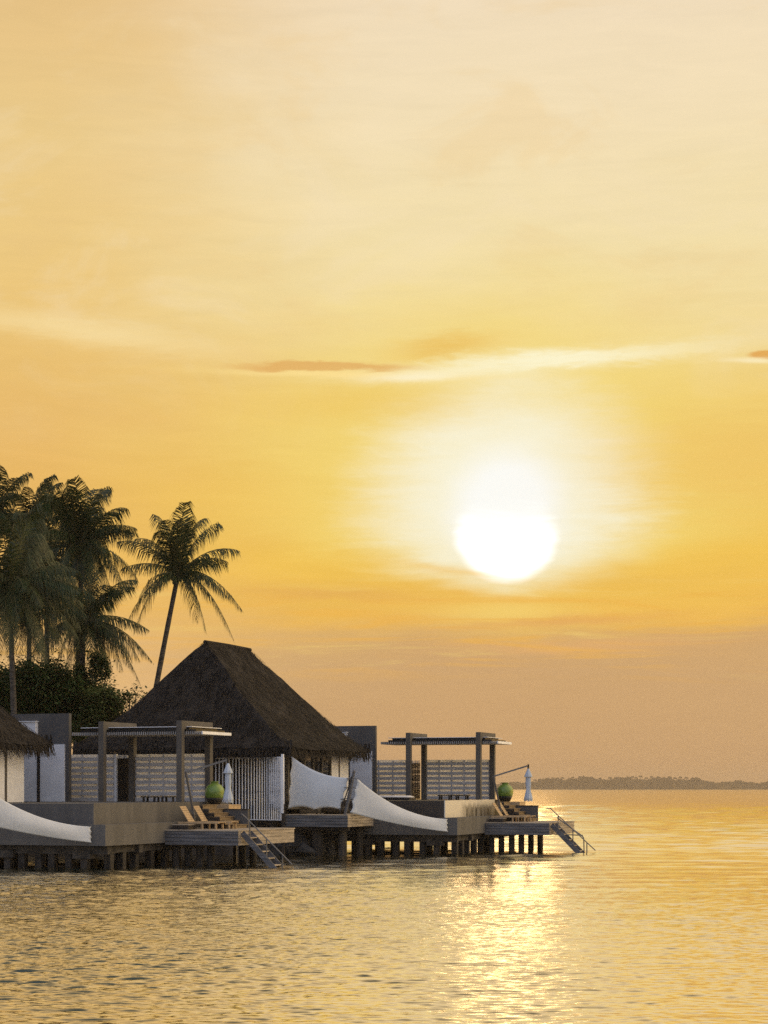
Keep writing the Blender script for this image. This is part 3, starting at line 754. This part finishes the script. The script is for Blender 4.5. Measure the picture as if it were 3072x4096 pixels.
# ---- thatched house
def make_house(U, label):
    t = thing(U, 'thatched_bungalow', label, 'bungalow', (-15, -2.75, 2.43), 'thatched bungalows')
    uc, hw, vf, vb, ze, zr, rf, rb = -15.0, 5.3, -8.4, 2.9, 4.78, 9.80, -5.46, .12
    E = [Vector((uc - hw, vf, ze)), Vector((uc + hw, vf, ze)), Vector((uc + hw, vb, ze)), Vector((uc - hw, vb, ze))]
    A, B = Vector((uc, rf, zr)), Vector((uc, rb, zr))
    faces = [(E[0], E[1], A, A), (E[1], E[2], B, A), (E[2], E[3], B, B), (E[3], E[0], A, B)]
    rr = random.Random(21); mb = MB(); straw = MB(); fr = MB()
    def sag(t): return -.22 * math.sin(math.pi * t)
    for a, b, c, d in faces:
        n, m = 26, 26; base = len(mb.v); vs = []
        nrm = (b - a).cross(c - a).normalized()
        if nrm.z < 0: nrm = -nrm
        for j in range(m + 1):
            tt = j / m; l = a.lerp(d, tt); r = b.lerp(c, tt)
            for i in range(n + 1):
                s = i / n; p = l.lerp(r, s); edge = i in (0, n) or j in (0, m)
                p = p + Vector((0, 0, sag(tt))) + nrm * (0 if edge else rr.uniform(-.03, .03)); vs.append(p + mnoise.noise_vector(p * .55) * .13 + mnoise.noise_vector(p * 1.9) * .045)
        fs = [(j * (n + 1) + i, j * (n + 1) + i + 1, (j + 1) * (n + 1) + i + 1, (j + 1) * (n + 1) + i) for j in range(m) for i in range(n)]
        mb.add(vs, fs)
        down = ((a + b) * .5 - (c + d) * .5).normalized(); side = (b - a).normalized()
        L = (b - a).length; Lt = (c - d).length; H = ((a + b) * .5 - (c + d) * .5).length
        for _ in range(int((L + Lt) / 2 * H * 95)):           # loose straw ends lying on the slope
            tt = 1 - math.sqrt(rr.random()) if Lt < .1 else rr.random(); s = rr.random()
            p = a.lerp(d, tt).lerp(b.lerp(c, tt), s) + Vector((0, 0, sag(tt))) + nrm * .015
            q = p + (down + nrm * rr.uniform(.03, .24) + side * rr.uniform(-.25, .25)) * rr.uniform(.18, .42); w = side * rr.uniform(.008, .02)
            straw.add([p - w, p + w, q], [(0, 1, 2)])
        k = int(L * 70)                                        # ragged hanging eave
        for i in range(k):
            s = (i + rr.random()) / k; tuft = .5 + .5 * math.sin(s * L * 5 + 2 * math.sin(s * L * 1.7))
            p = a.lerp(b, s) + nrm * rr.uniform(-.12, .06) - down * rr.uniform(.1, .5); ln = rr.uniform(.34, .56) + .10 * tuft
            q = p + (down * .55 + Vector((0, 0, -.75)) + side * rr.uniform(-.14, .14)) * ln; w = side * rr.uniform(.012, .03)
            fr.add([p - w, p + w, q + w * .4, q - w * .4], [(0, 1, 2, 3)])
    # ridge roll
    mb.tube([A + Vector((0, -.02, -.04)), A.lerp(B, .5) + Vector((0, 0, -.06)), B + Vector((0, .02, -.04))], [.09, .13, .09], 10)
    roof = part(t, 'thatch_roof', mb, 'thatch', False, t)
    part(roof, 'loose_straw', straw, 'straw', False, t); part(roof, 'eave_fringe', fr, 'straw', False, t)
    # ceiling and rafters keep the sky out of the roof void
    c = MB(); c.box(uc - 4.4, uc + 4.4, -6.5, 2.0, 4.55, 4.62); part(t, 'ceiling', c, 'dark')
    f = MB(); f.box(uc - 4.6, uc + 4.6, -6.5, 2.3, 2.05, 2.43); part(t, 'floor_slab', f, 'beam')
    f = MB(); f.box(uc - 4.5, uc + 3.9, -6.4, -6.2, -1.0, 2.048); part(t, 'shade_panel', f, 'dark')  # dark panel added to stand in for the shade under the house
    f = MB(); f.box(uc + 3.9, uc + 4.1, -2.6, 2.0, -1.0, 2.046); part(t, 'shade_panel', f, 'dark')  # panel added to block bright sky reflections under the terrace
    for v in (-6.3, -5.35, -4.2, -3.0, -1.8, -.6, .6):
        m2 = MB(); m2.box(uc + 4.30, uc + 4.46, v - .08, v + .08, 2.435, 4.55); part(t, 'column', m2, 'post')
    for u in (-4.3, -3.0, -1.6, 0, 1.5, 3.0):
        m2 = MB(); m2.box(uc + u - .08, uc + u + .08, -6.42, -6.26, 2.435, 4.55); part(t, 'column', m2, 'post')
    for v0, v1 in ((-4.1, -3.1), (-2.95, -1.9), (-1.7, -.7)):
        m2 = MB(); m2.box(uc + 4.36, uc + 4.40, v0, v1, 2.44, 4.54); part(t, 'glass_door', m2, 'glass')
    m2 = MB(); m2.box(uc + 4.34, uc + 4.44, -.5, 2.0, 2.436, 4.545); part(t, 'white_wall', m2, 'white')
    m2 = MB(); m2.box(uc - 4.4, uc + 1.2, -6.40, -6.32, 2.436, 4.545); part(t, 'front_wall', m2, 'dark')
    m2 = MB(); m2.box(uc - 4.4, uc + 2.4, 1.9, 2.0, 2.436, 4.545); part(t, 'back_wall', m2, 'greywall')
    for u in (-4, -1.5, 1.5, 4):
        for v in (-5.9, -3.5, 0, 2): part(t, 'pile', pile_mb(uc + u, v, 2.05, .2, True), 'pile')
    return t
hs = make_house(FAR, 'large bungalow with tall dark thatched hip roof behind the near pergola')
again(hs, NEAR, 'bungalow with only the shaggy corner of its thatched roof showing at the left edge')

# ---- plank platform, sails and pole (far bungalow; only the sail tail shows at the near one)
def make_platform(U, label):
    t = thing(U, 'plank_platform', label, 'platform', (-7.04, -8.34, 1.85))
    mb = MB(); planks_box(mb, -10.0, -7.02, -8.36, -4.72, 1.81, 1.85, 'y', 26, .012); part(t, 'deck_board', mb, 'plank')
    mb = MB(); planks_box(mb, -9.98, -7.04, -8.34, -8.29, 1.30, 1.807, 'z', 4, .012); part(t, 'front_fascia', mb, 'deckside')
    mb = MB(); planks_box(mb, -7.09, -7.04, -8.285, -4.72, 1.30, 1.807, 'z', 4, .012); part(t, 'side_fascia', mb, 'plank')  # lighter plank copy paints the light on the right side
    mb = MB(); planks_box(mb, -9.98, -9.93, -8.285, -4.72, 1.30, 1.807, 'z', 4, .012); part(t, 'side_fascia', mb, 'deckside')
    mb = MB()
    for v in (-7.9, -5.6): mb.box(-9.9, -7.12, v - .1, v + .1, 1.15, 1.6)
    part(t, 'joist', mb, 'dark')
    part(t, 'pile', pile_mb(-8.7, -7.6, 1.4, .26), 'pile', label='stout round pile in front of the rocks')
    for u, v, r in ((-7.6, -7.4, .2), (-9.6, -7.6, .2), (-9.5, -5.4, .2), (-7.5, -5.4, .18)): part(t, 'pile', pile_mb(u, v, 1.4, r), 'pile')
    return t
make_platform(FAR, 'small plank platform on stout piles holding the middle white sail')
def sheet(U, name, label, P, nx=34, ny=18, top=.0, bot=.0, right=.0, left=.0, bulge=.12, seams=(), scal=(0, 0, 0), group='white fabric sails screening the platforms'):
    """a stretched cloth between four corners (tl, tr, br, bl in unit coordinates) with hollow-cut edges; it has a thickness"""
    tl, tr, br, bl = (Vector(p) for p in P); base = tuple((tl + tr + br + bl) / 4); t = thing(U, name, label, 'sail', base, group)
    nrm = (tr - bl).cross(tl - br).normalized()
    mb = MB(); vs = []; H = ((tl - bl).length + (tr - br).length) / 2
    for side in (0, 1):
        for j in range(ny + 1):
            q = j / ny
            for i in range(nx + 1):
                s = i / nx
                a = tl.lerp(tr, s); a = a - (a - bl.lerp(br, s)).normalized() * top * 4 * s * (1 - s)
                b = bl.lerp(br, s); nb = scal[1]
                hol = abs(math.sin(math.pi * s * nb)) ** .8 * bot if nb else bot * 4 * s * (1 - s)
                b = b + (tl.lerp(tr, s) - b).normalized() * hol
                p = b.lerp(a, q)
                for e, hollow, kk, sg in ((1 - s, right, scal[0], -1), (s, left, scal[2], 1)):
                    if hollow:
                        hl = abs(math.sin(math.pi * q * kk)) * hollow
                        p = p + (tr - tl).normalized() * sg * hl * max(0, 1 - e * 5)
                p = p + nrm * (bulge * math.sin(math.pi * s) * math.sin(math.pi * q) + (.012 if side else -.012))
                vs.append(p)
    n1 = (nx + 1) * (ny + 1); fs = []
    ix = lambda i, j: j * (nx + 1) + i
    for j in range(ny):
        for i in range(nx):
            f = (ix(i, j), ix(i + 1, j), ix(i + 1, j + 1), ix(i, j + 1)); fs.append(f); fs.append(tuple(n1 + k for k in f[::-1]))
    ring = [ix(i, 0) for i in range(nx + 1)] + [ix(nx, j) for j in range(1, ny + 1)] + [ix(i, ny) for i in range(nx - 1, -1, -1)] + [ix(0, j) for j in range(ny - 1, 0, -1)]
    for a, b in zip(ring, ring[1:] + ring[:1]): fs.append((b, a, n1 + a, n1 + b))
    mb.add(vs, fs); part(t, 'cloth', mb, 'sail', True)
    for s in seams:
        k = round(s * nx); sm = MB(); sm.tube([Vector(vs[ix(k, j)]) + nrm * .012 * (1 if nrm.y < 0 else -1) for j in range(ny + 1)], .010, 5); part(t, 'seam', sm, 'rope')
    return t
sheet(FAR, 'fabric_sail', 'upright white sail between the slatted screen and the leaning pole', [(-9.78, -8.02, 4.42), (-6.98, -8.15, 3.46), (-7.40, -8.15, 2.03), (-9.95, -8.02, 2.08)],
      top=.26, bot=.13, right=.10, left=.06, bulge=.10, seams=(.24, .68), scal=(3, 2, 3))
sheet(FAR, 'fabric_sail', 'long tapering white sail stretched from the leaning pole to the far pool terrace', [(-6.70, -8.15, 3.46), (-3.52, -4.80, 1.62), (-3.50, -4.80, 1.05), (-7.00, -8.15, 1.95)],
      nx=40, top=.42, bot=-.10, right=.06, left=.10, bulge=.10, seams=(.18,), scal=(3, 0, 3))
sheet(NEAR, 'fabric_sail', 'long tapering white sail sloping down from the left edge to the near terrace', [(-6.70, -8.15, 3.46), (-3.62, -4.80, 1.60), (-3.60, -4.80, 1.02), (-7.00, -8.15, 1.95)],
      nx=40, top=.42, bot=-.10, right=.06, left=.10, bulge=.10, seams=(.18,), scal=(3, 0, 3))
def make_pole(U, label):
    t = thing(U, 'sail_pole', label, 'pole', (-7.15, -8.22, 1.85))
    mb = MB(); mb.tube([(-7.2, -8.2, 1.85), (-6.98, -8.2, 2.8), (-6.78, -8.2, 3.78)], [.075, .08, .06], 10); part(t, 'pole_shaft', mb, 'deckside')
    mb = MB(); mb.tube([(-6.88, -8.27, 3.5), (-7.05, -8.3, 2.9), (-7.42, -8.3, 1.88)], .03, 6); part(t, 'brace', mb, 'dark')
    for i, z in enumerate((3.42, 3.02, 2.52, 2.1)):
        x = -7.2 + (z - 1.85) * .218; mb = MB(); mb.tube([(x - .28 - .04 * i, -8.17, z), (x, -8.2, z + .04), (x + .24, -8.17, z - .02)], .014, 5); part(t, 'lashing', mb, 'rope')
    return t
make_pole(FAR, 'leaning grey pole with rope lashings between the two white sails')

# ---- curved white slatted screen
def make_screen(U, label):
    t = thing(U, 'slatted_screen', label, 'screen', (-11.6, -8.0, 1.58))
    Rr = 5.3; end = Vector((-10.05, -8.6)); a1 = R(45)                       # turns from along u towards the lens
    def at(th, off=0.0):
        x = Rr * math.sin(a1); y = -Rr * (1 - math.cos(a1))
        return Vector((end.x - x + (Rr + off) * math.sin(th), end.y - y - Rr + (Rr + off) * math.cos(th)))
    N = 24; sl_ = MB()
    for i in range(N + 1):
        p = at(a1 * i / N); sl_.tube([(p.x, p.y, 1.60 if i > 5 else 2.2), (p.x, p.y, 4.34)], .029, 8)
    part(t, 'slat', sl_, 'white')
    for z, off, m, rad in ((4.36, 0, 'white', .028), (3.76, .05, 'dark', .022), (2.87, .05, 'dark', .022), (1.59, 0, 'white', .025)):
        mb = MB(); mb.tube([(*at(a1 * k / 16, off), z) for k in range((0 if z > 2 else 4), 17)], rad, 6); part(t, 'rail', mb, m)
    mb = MB()                                                                 # white lining behind the right third
    pts = [at(a1 * (.70 + .30 * k / 8), .16) for k in range(9)]
    for p, q in zip(pts, pts[1:]): mb.bar((p.x, p.y, 3.24), (q.x, q.y, 3.24), .03, 2.2)
    part(t, 'lining_panel', mb, 'white')
    for k in (.02, .09, .16, .23, .30):
        p = at(a1 * k, .10); mb = MB(); rr = random.Random(int(k * 100)); z = 2.45
        mb.tube([(p.x, p.y, 2.2), (p.x, p.y, 4.25)], .03, 6)
        while z < 4.2: mb.tube([(p.x - .07, p.y, z), (p.x + .07, p.y, z + .01)], .012, 5); z += .045
        part(t, 'twig_bundle', mb, 'wicker')
    p = at(a1); mb = MB(); mb.box(p.x + .03, p.x + .13, p.y - .05, p.y + .07, 1.9, 4.5); part(t, 'end_post', mb, 'white')
    mb = MB()
    for k in range(0, 17, 4):
        q = at(a1 * k / 16, .12); mb.tube([(q.x, q.y, -.8), (q.x, q.y, 2.3)], .09, 8)
    part(t, 'support_post', mb, 'dark')
    return t
make_screen(FAR, 'curved white screen of upright slats behind the closed white parasol')
def make_clutter(U):
    b = (-9.35, -6.6, 1.852); t = thing(U, 'low_bench', 'low brown bench on the plank platform behind the lower left of the upright sail', 'bench', b)
    mb = MB(); mb.box(-9.8, -8.95, -6.9, -6.3, 1.90, 2.22); part(t, 'bench_body', mb, 'post')
    mb = MB(); mb.box(-9.83, -8.92, -6.93, -6.27, 2.222, 2.26); part(t, 'lid', mb, 'dark')
    for u in (-9.74, -9.01):
        for v in (-6.84, -6.36):
            mb = MB(); mb.box(u - .03, u + .03, v - .03, v + .03, 1.852, 1.898); part(t, 'foot', mb, 'dark')
    b = (-8.2, -6.7, 1.852); t = thing(U, 'floor_cushion', 'dark rounded cushion lying on the plank platform behind the lower right of the upright sail', 'cushion', b)
    mb = MB(); mb.lathe(b, [(.45, 0), (.62, .05), (.66, .15), (.55, .28), (.32, .36), (.10, .39)], 20, lambda q, i: 1 + .05 * math.sin(3 * q + i)); part(t, 'cushion_body', mb, 'wicker', True)
    mb = MB(); mb.tube([(-8.2, -6.7, 2.23), (-8.18, -6.72, 2.31)], .03, 6); part(t, 'top_knot', mb, 'wicker')
make_clutter(FAR)
def make_daybed(U, label):
    b = (-7.6, .3, 2.432); t = thing(U, 'daybed', label, 'daybed', b)
    mb = MB(); mb.box(-8.5, -6.75, -.2, .8, 2.434, 2.52); part(t, 'daybed_base', mb, 'dark')
    mb = MB(); vs = []
    mb.tube([(-8.55, .3, 2.575), (-8.4, .3, 2.58), (-6.9, .3, 2.58), (-6.70, .3, 2.575)], [.03, .075, .075, .03], 12)
    mb.v = [(x, .3 + (y - .3) * 6.5, z) for x, y, z in mb.v]; part(t, 'mattress', mb, 'cushion', True)
    return t
make_daybed(FAR, 'low daybed with a rounded pale cushion on the far pool terrace')

# ================================================================== VEGETATION
def wpt(px, py, D): return Vector(((px - 1536) / 8000 * D, D, CAM_H - (py - 3153) / 8000 * D))
def frond_mb(mb_leaf, mb_rib, p0, ctrl, p1, width, seed, dens=72):
    rr = random.Random(seed); n = dens; prev = None; pts = []
    for i in range(n + 1):
        t = i / n; p = p0 * (1 - t) ** 2 + ctrl * 2 * t * (1 - t) + p1 * t * t; pts.append(p)
    mb_rib.tube([pts[int(k * n / 8)] for k in range(9)], [.035, .03, .026, .022, .018, .014, .011, .008, .005], 5)
    twist = rr.uniform(-.9, .9); tw2 = rr.uniform(-1.2, 1.2); thin = rr.uniform(.02, .14); phs = rr.uniform(0, 6)
    for i in range(2, n + 1):
        t = i / n; d = (pts[i] - pts[i - 1]).normalized(); s = d.cross(Vector((0, 0, 1)))
        if s.length < .2: s = d.cross(Vector((.3, 1, 0)))
        s.normalize(); up = s.cross(d).normalized(); ang = twist + tw2 * t
        s, up = s * math.cos(ang * .5) + up * math.sin(ang * .5), up * math.cos(ang * .5) - s * math.sin(ang * .5)
        ln = width * (math.sin(math.pi * min(1, .14 + t * .80)) ** .6) * (1 if t < .9 else (1 - t) * 6 + .4) * (1 + .12 * math.sin(t * 17 + phs))
        for sg in (-1, 1):
            if rr.random() < thin: continue
            dirv = (s * sg + up * .12 + d * (.65 + .75 * t + rr.uniform(-.12, .12)) + Vector((rr.uniform(-.09, .09), rr.uniform(-.09, .09), -.62 + rr.uniform(-.14, .14)))).normalized()
            l = ln * rr.uniform(.85, 1.10); w = d * .023 * (1.25 - .45 * t) * rr.uniform(.7, 1.2)
            a = pts[i] + d * rr.uniform(-.06, .06); m = a + dirv * l * .5; e = m + (dirv * .5 + Vector((rr.uniform(-.12, .12), rr.uniform(-.12, .12), -.75 - .6 * rr.random()))).normalized() * l * .58
            mb_leaf.add([a - w, a + w, m + w * 1.1, m - w * 1.1, e], [(0, 1, 2, 3), (3, 2, 4)])
def make_palm(label, foot, crown, tips, scale, seed, width=.75, extra=10, trunk_r=.16, bend=.5, coco=True, skirt=0):
    """tips: (dx, dz) offsets in metres of frond ends seen from the front; extra: fronds in free directions"""
    rr = random.Random(seed)
    root = bpy.data.objects.new('palm_tree', None); COL.objects.link(root); root.location = foot
    tag(root, label, 'palm tree', 'coconut palms behind the bungalows'); c = crown - foot; BASE[root.name] = (0, 0, 0)
    k = 14; pts = []
    for i in range(k + 1):
        t = i / k; pts.append(Vector((c.x * (t ** (1 + bend)), c.y * t, c.z * t)))
    mb = MB(); mb.tube(pts, [trunk_r * (1.35 - .25 * min(1, i / 3) - .35 * i / k) * (1.06 if i % 2 else 1) for i in range(k + 1)], 10); part(root, 'trunk', mb, 'trunk', True, root)
    L = 4.1 * scale; ends = []
    for (x, z) in tips:
        r2 = L * L * 1.05 - x * x - z * z; y = math.sqrt(max(.15, r2)) * .8; ends.append(Vector((x, y if rr.random() < .5 else -y, z)))
    for i in range(extra):
        a = rr.uniform(0, 6.28); e = rr.choice((-1.1, -.9, -.6, -.35, -.1, .2, .5, .85, 1.15)); ends.append(Vector((math.cos(a) * math.cos(e), math.sin(a) * math.cos(e), math.sin(e))) * L * rr.uniform(.8, .97))
    for i in range(skirt):
        a = rr.uniform(0, 6.28); e = rr.uniform(-1.35, -.85); ends.append(Vector((math.cos(a) * math.cos(e), math.sin(a) * math.cos(e), math.sin(e))) * L * rr.uniform(.65, .9))
    for i, e in enumerate(ends):
        hor = Vector((e.x, e.y, 0)); up = max(.25, .9 + .16 * e.z) * scale
        ctrl = c + hor * .52 + Vector((0, 0, max(e.z * .55, 0) + up * (1.0 if e.z > -2 else .75))); st_ = c + Vector((rr.uniform(-.12, .12), rr.uniform(-.12, .12), rr.uniform(-.1, .25)))
        lf = MB(); rb = MB(); frond_mb(lf, rb, st_, ctrl, c + e, width * scale, seed * 100 + i)
        fo = part(root, 'frond', lf, 'frond', False, root); part(fo, 'rib', rb, 'rachis', False, root)
    if coco:
        for q in range(6):
            a = rr.uniform(0, 6.28); mb = MB(); p = c + Vector((math.cos(a) * .26, math.sin(a) * .26, -.25 + rr.uniform(-.12, .1)))
            mb.lathe(p, [(.02, -.14), (.09, -.09), (.12, 0), (.09, .09), (.02, .14)], 8); part(root, 'coconut', mb, 'rachis', True, root)
    return root
def ztips(cx, cz, lst, D):
    q = .6028 * D / 8000; return [((x - cx) * q, (cz - z) * q) for x, z in lst]
def zpt(x, z, D): return wpt(x * .6028, 1850 + z * .6028, D)
D = 112
make_palm('lone slender coconut palm leaning right beside the top of the thatched roof', Vector((wpt(545, 2800, D).x, D, 1.7)), zpt(1180, 750, D),
    ztips(1180, 750, [(1020, 330), (1120, 420), (1240, 290), (1330, 350), (1440, 400), (1565, 560), (1530, 690), (1610, 985), (1550, 1180), (880, 480), (845, 740), (822, 1090), (905, 1140), (1280, 1030), (1480, 860), (960, 960), (1180, 340), (1285, 430), (1085, 500), (1000, 570), (1420, 640)], D), 1.0, 1, 1.18, 3, .165, .15)
D = 108
make_palm('bushy palm second from the right with upright fronds, left of the lone palm', Vector((wpt(300, 2900, D).x, D, 1.7)), zpt(545, 560, D),
    ztips(545, 560, [(430, 240), (470, 260), (540, 270), (610, 250), (685, 260), (825, 375), (930, 510), (880, 760), (760, 640), (360, 300), (330, 520), (420, 900), (500, 900), (560, 960), (610, 900), (450, 800), (650, 840), (860, 880)], D), 1.0, 2, 1.2, 18, .17, .3, skirt=8)
D = 106
make_palm('short palm with drooping fronds just left of the thatched roof', Vector((wpt(318, 2900, D).x, D, 1.7)), zpt(555, 1060, D),
    ztips(555, 1060, [(1005, 1320), (935, 1470), (820, 1330), (650, 1490), (830, 890), (880, 760), (600, 1480), (400, 1250), (300, 1000), (700, 900), (760, 1080)], D), .95, 3, 1.2, 16, .17, .25, skirt=8)
D = 100
make_palm('full green palm nearest the left edge with long drooping fronds', Vector((wpt(66, 2850, D).x, D, 1.7)), zpt(60, 830, D),
    ztips(60, 830, [(260, 520), (420, 720), (450, 1060), (400, 1230), (160, 1300), (230, 1280), (60, 420), (-60, 480), (-200, 900), (330, 640), (120, 1330), (-80, 1300), (480, 900), (20, 1350), (300, 1150), (350, 1000), (200, 1100), (100, 1200), (250, 900), (480, 1080)], D), 1.15, 4, 1.25, 34, .16, .3, skirt=10)
D = 110
make_palm('dense dark palm crowded between the full green palm and the bushy palm', Vector((wpt(190, 2900, D).x, D, 1.7)), zpt(310, 760, D),
    ztips(310, 760, [(120, 1150), (250, 1250), (400, 1280), (480, 1150), (520, 900), (150, 900), (200, 600), (330, 420), (440, 560), (90, 760), (330, 1280), (430, 1000)], D), 1.05, 7, 1.25, 20, .16, .2, skirt=6)
D = 116
make_palm('tall palm cut by the left edge with its crown highest of all', Vector((wpt(-40, 2900, D).x, D, 1.7)), zpt(-40, 360, D),
    ztips(-40, 360, [(70, 70), (175, 140), (160, 250), (-20, 20), (-160, 120), (120, 480), (60, 560), (-200, 400)], D), .92, 5, 1.15, 14, .16, .2)
D = 118
make_palm('palm with a spiky crown between the left edge palms and the bushy palm', Vector((wpt(110, 2900, D).x, D, 1.7)), zpt(205, 440, D),
    ztips(205, 440, [(232, 200), (150, 250), (345, 270), (100, 330), (300, 240), (380, 380), (420, 520), (60, 520), (340, 640)], D), .86, 6, 1.15, 16, .16, .2, skirt=8)

def leafy(label, foot, blobs, n, size, m, seed, group='broadleaf trees behind the bungalows'):
    rr = random.Random(seed); root = bpy.data.objects.new('broadleaf_tree', None); COL.objects.link(root); root.location = foot; BASE[root.name] = (0, 0, 0)
    tag(root, label, 'tree', group); tot = sum(b[1] ** 2 for b in blobs); mb = MB(); tk = MB(); top = max(blobs, key=lambda b: b[0].z)
    for c, r in blobs:
        rel = c - foot; tk.tube([(0, 0, 0), (rel.x * .3, rel.y * .3, rel.z * .45), tuple(rel)], [.13, .08, .025], 6)
        clumps = [rel + Vector((rr.gauss(0, 1), rr.gauss(0, 1), rr.gauss(0, .8))).normalized() * r * rr.uniform(.35, 1.12) for _ in range(max(6, int(15 * r)))]
        for _ in range(int(n * r * r / tot)):
            p = rr.choice(clumps) + Vector((rr.gauss(0, 1), rr.gauss(0, 1), rr.gauss(0, .8))) * .34 * r ** .5
            a = Vector((rr.uniform(-1, 1), rr.uniform(-1, 1), rr.uniform(-.7, .5))).normalized(); b = a.cross(Vector((rr.uniform(-.6, .6), rr.uniform(-.6, .6), 1))).normalized()
            s = size * rr.uniform(.6, 1.25); mb.add([p, p + a * s * .5 + b * s * .3, p + a * s, p + a * s * .5 - b * s * .3], [(0, 1, 2, 3)])
    part(root, 'trunk', tk, 'trunk', True, root); part(root, 'crown', mb, m, False, root)
def blob(px, py, r, D): return (wpt(px, py, D), r)
D = 104
leafy('dark broadleaf tree at the left edge under the drooping palm', Vector((wpt(40, 2900, D).x, D, 1.6)), [blob(10, 2760, 1.6, D), blob(90, 2740, 1.3, D), blob(60, 2840, 1.5, D)], 24000, .19, 'leafa', 61)
leafy('dark broadleaf tree behind the tall grey wall at left', Vector((wpt(190, 2900, D).x, D, 1.6)), [blob(180, 2730, 1.1, D), blob(130, 2800, 1.4, D), blob(270, 2760, 1.0, D), blob(230, 2780, 1.3, D), blob(190, 2880, 1.4, D)], 26000, .19, 'leafa', 62)
D = 105
leafy('loose leafy tree reaching up beside the short palm trunk', Vector((wpt(330, 2900, D).x, D, 1.6)), [blob(330, 2720, .7, D), blob(385, 2660, .5, D), blob(425, 2700, .22, D), blob(330, 2800, 1.3, D), blob(300, 2890, 1.3, D), blob(425, 2800, .6, D)], 20000, .19, 'leafa', 63)
D = 103
leafy('paler leafy bush left of the thatched roof edge', Vector((wpt(410, 2950, D).x, D, 1.6)), [blob(390, 2850, .9, D), blob(430, 2880, .8, D), blob(400, 2790, .7, D), blob(360, 2910, 1.0, D), blob(440, 2780, .25, D)], 11000, .18, 'leafb', 64)
leafy('sparse sprig of round leaves against the sky at the roof slope', Vector((wpt(500, 2950, D).x, D, 1.6)), [blob(520, 2785, .38, D), blob(490, 2815, .35, D), blob(462, 2832, .35, D), blob(545, 2775, .25, D), blob(490, 2880, .5, D)], 900, .20, 'leafb', 65)

# ================================================================== AIR
hz = MB(); hz.box(-2100, 2700, -40, 5700, -2.2, 42.0)
hm = bpy.data.materials.new('warm_haze'); hm.use_nodes = True; hm.cycles.volume_sampling = 'DISTANCE'; n = hm.node_tree; n.nodes.clear()
pv = n.nodes.new('ShaderNodeVolumePrincipled'); pv.inputs['Color'].default_value = (.97, .80, .60, 1); pv.inputs['Density'].default_value = .00014
pv.inputs['Anisotropy'].default_value = .35
on = n.nodes.new('ShaderNodeOutputMaterial'); n.links.new(pv.outputs[0], on.inputs['Volume'])
ho = bpy.data.objects.new('haze', hz.mesh('haze', hm)); COL.objects.link(ho); ho['kind'] = 'stuff'; ho['label'] = 'warm evening haze over the water'
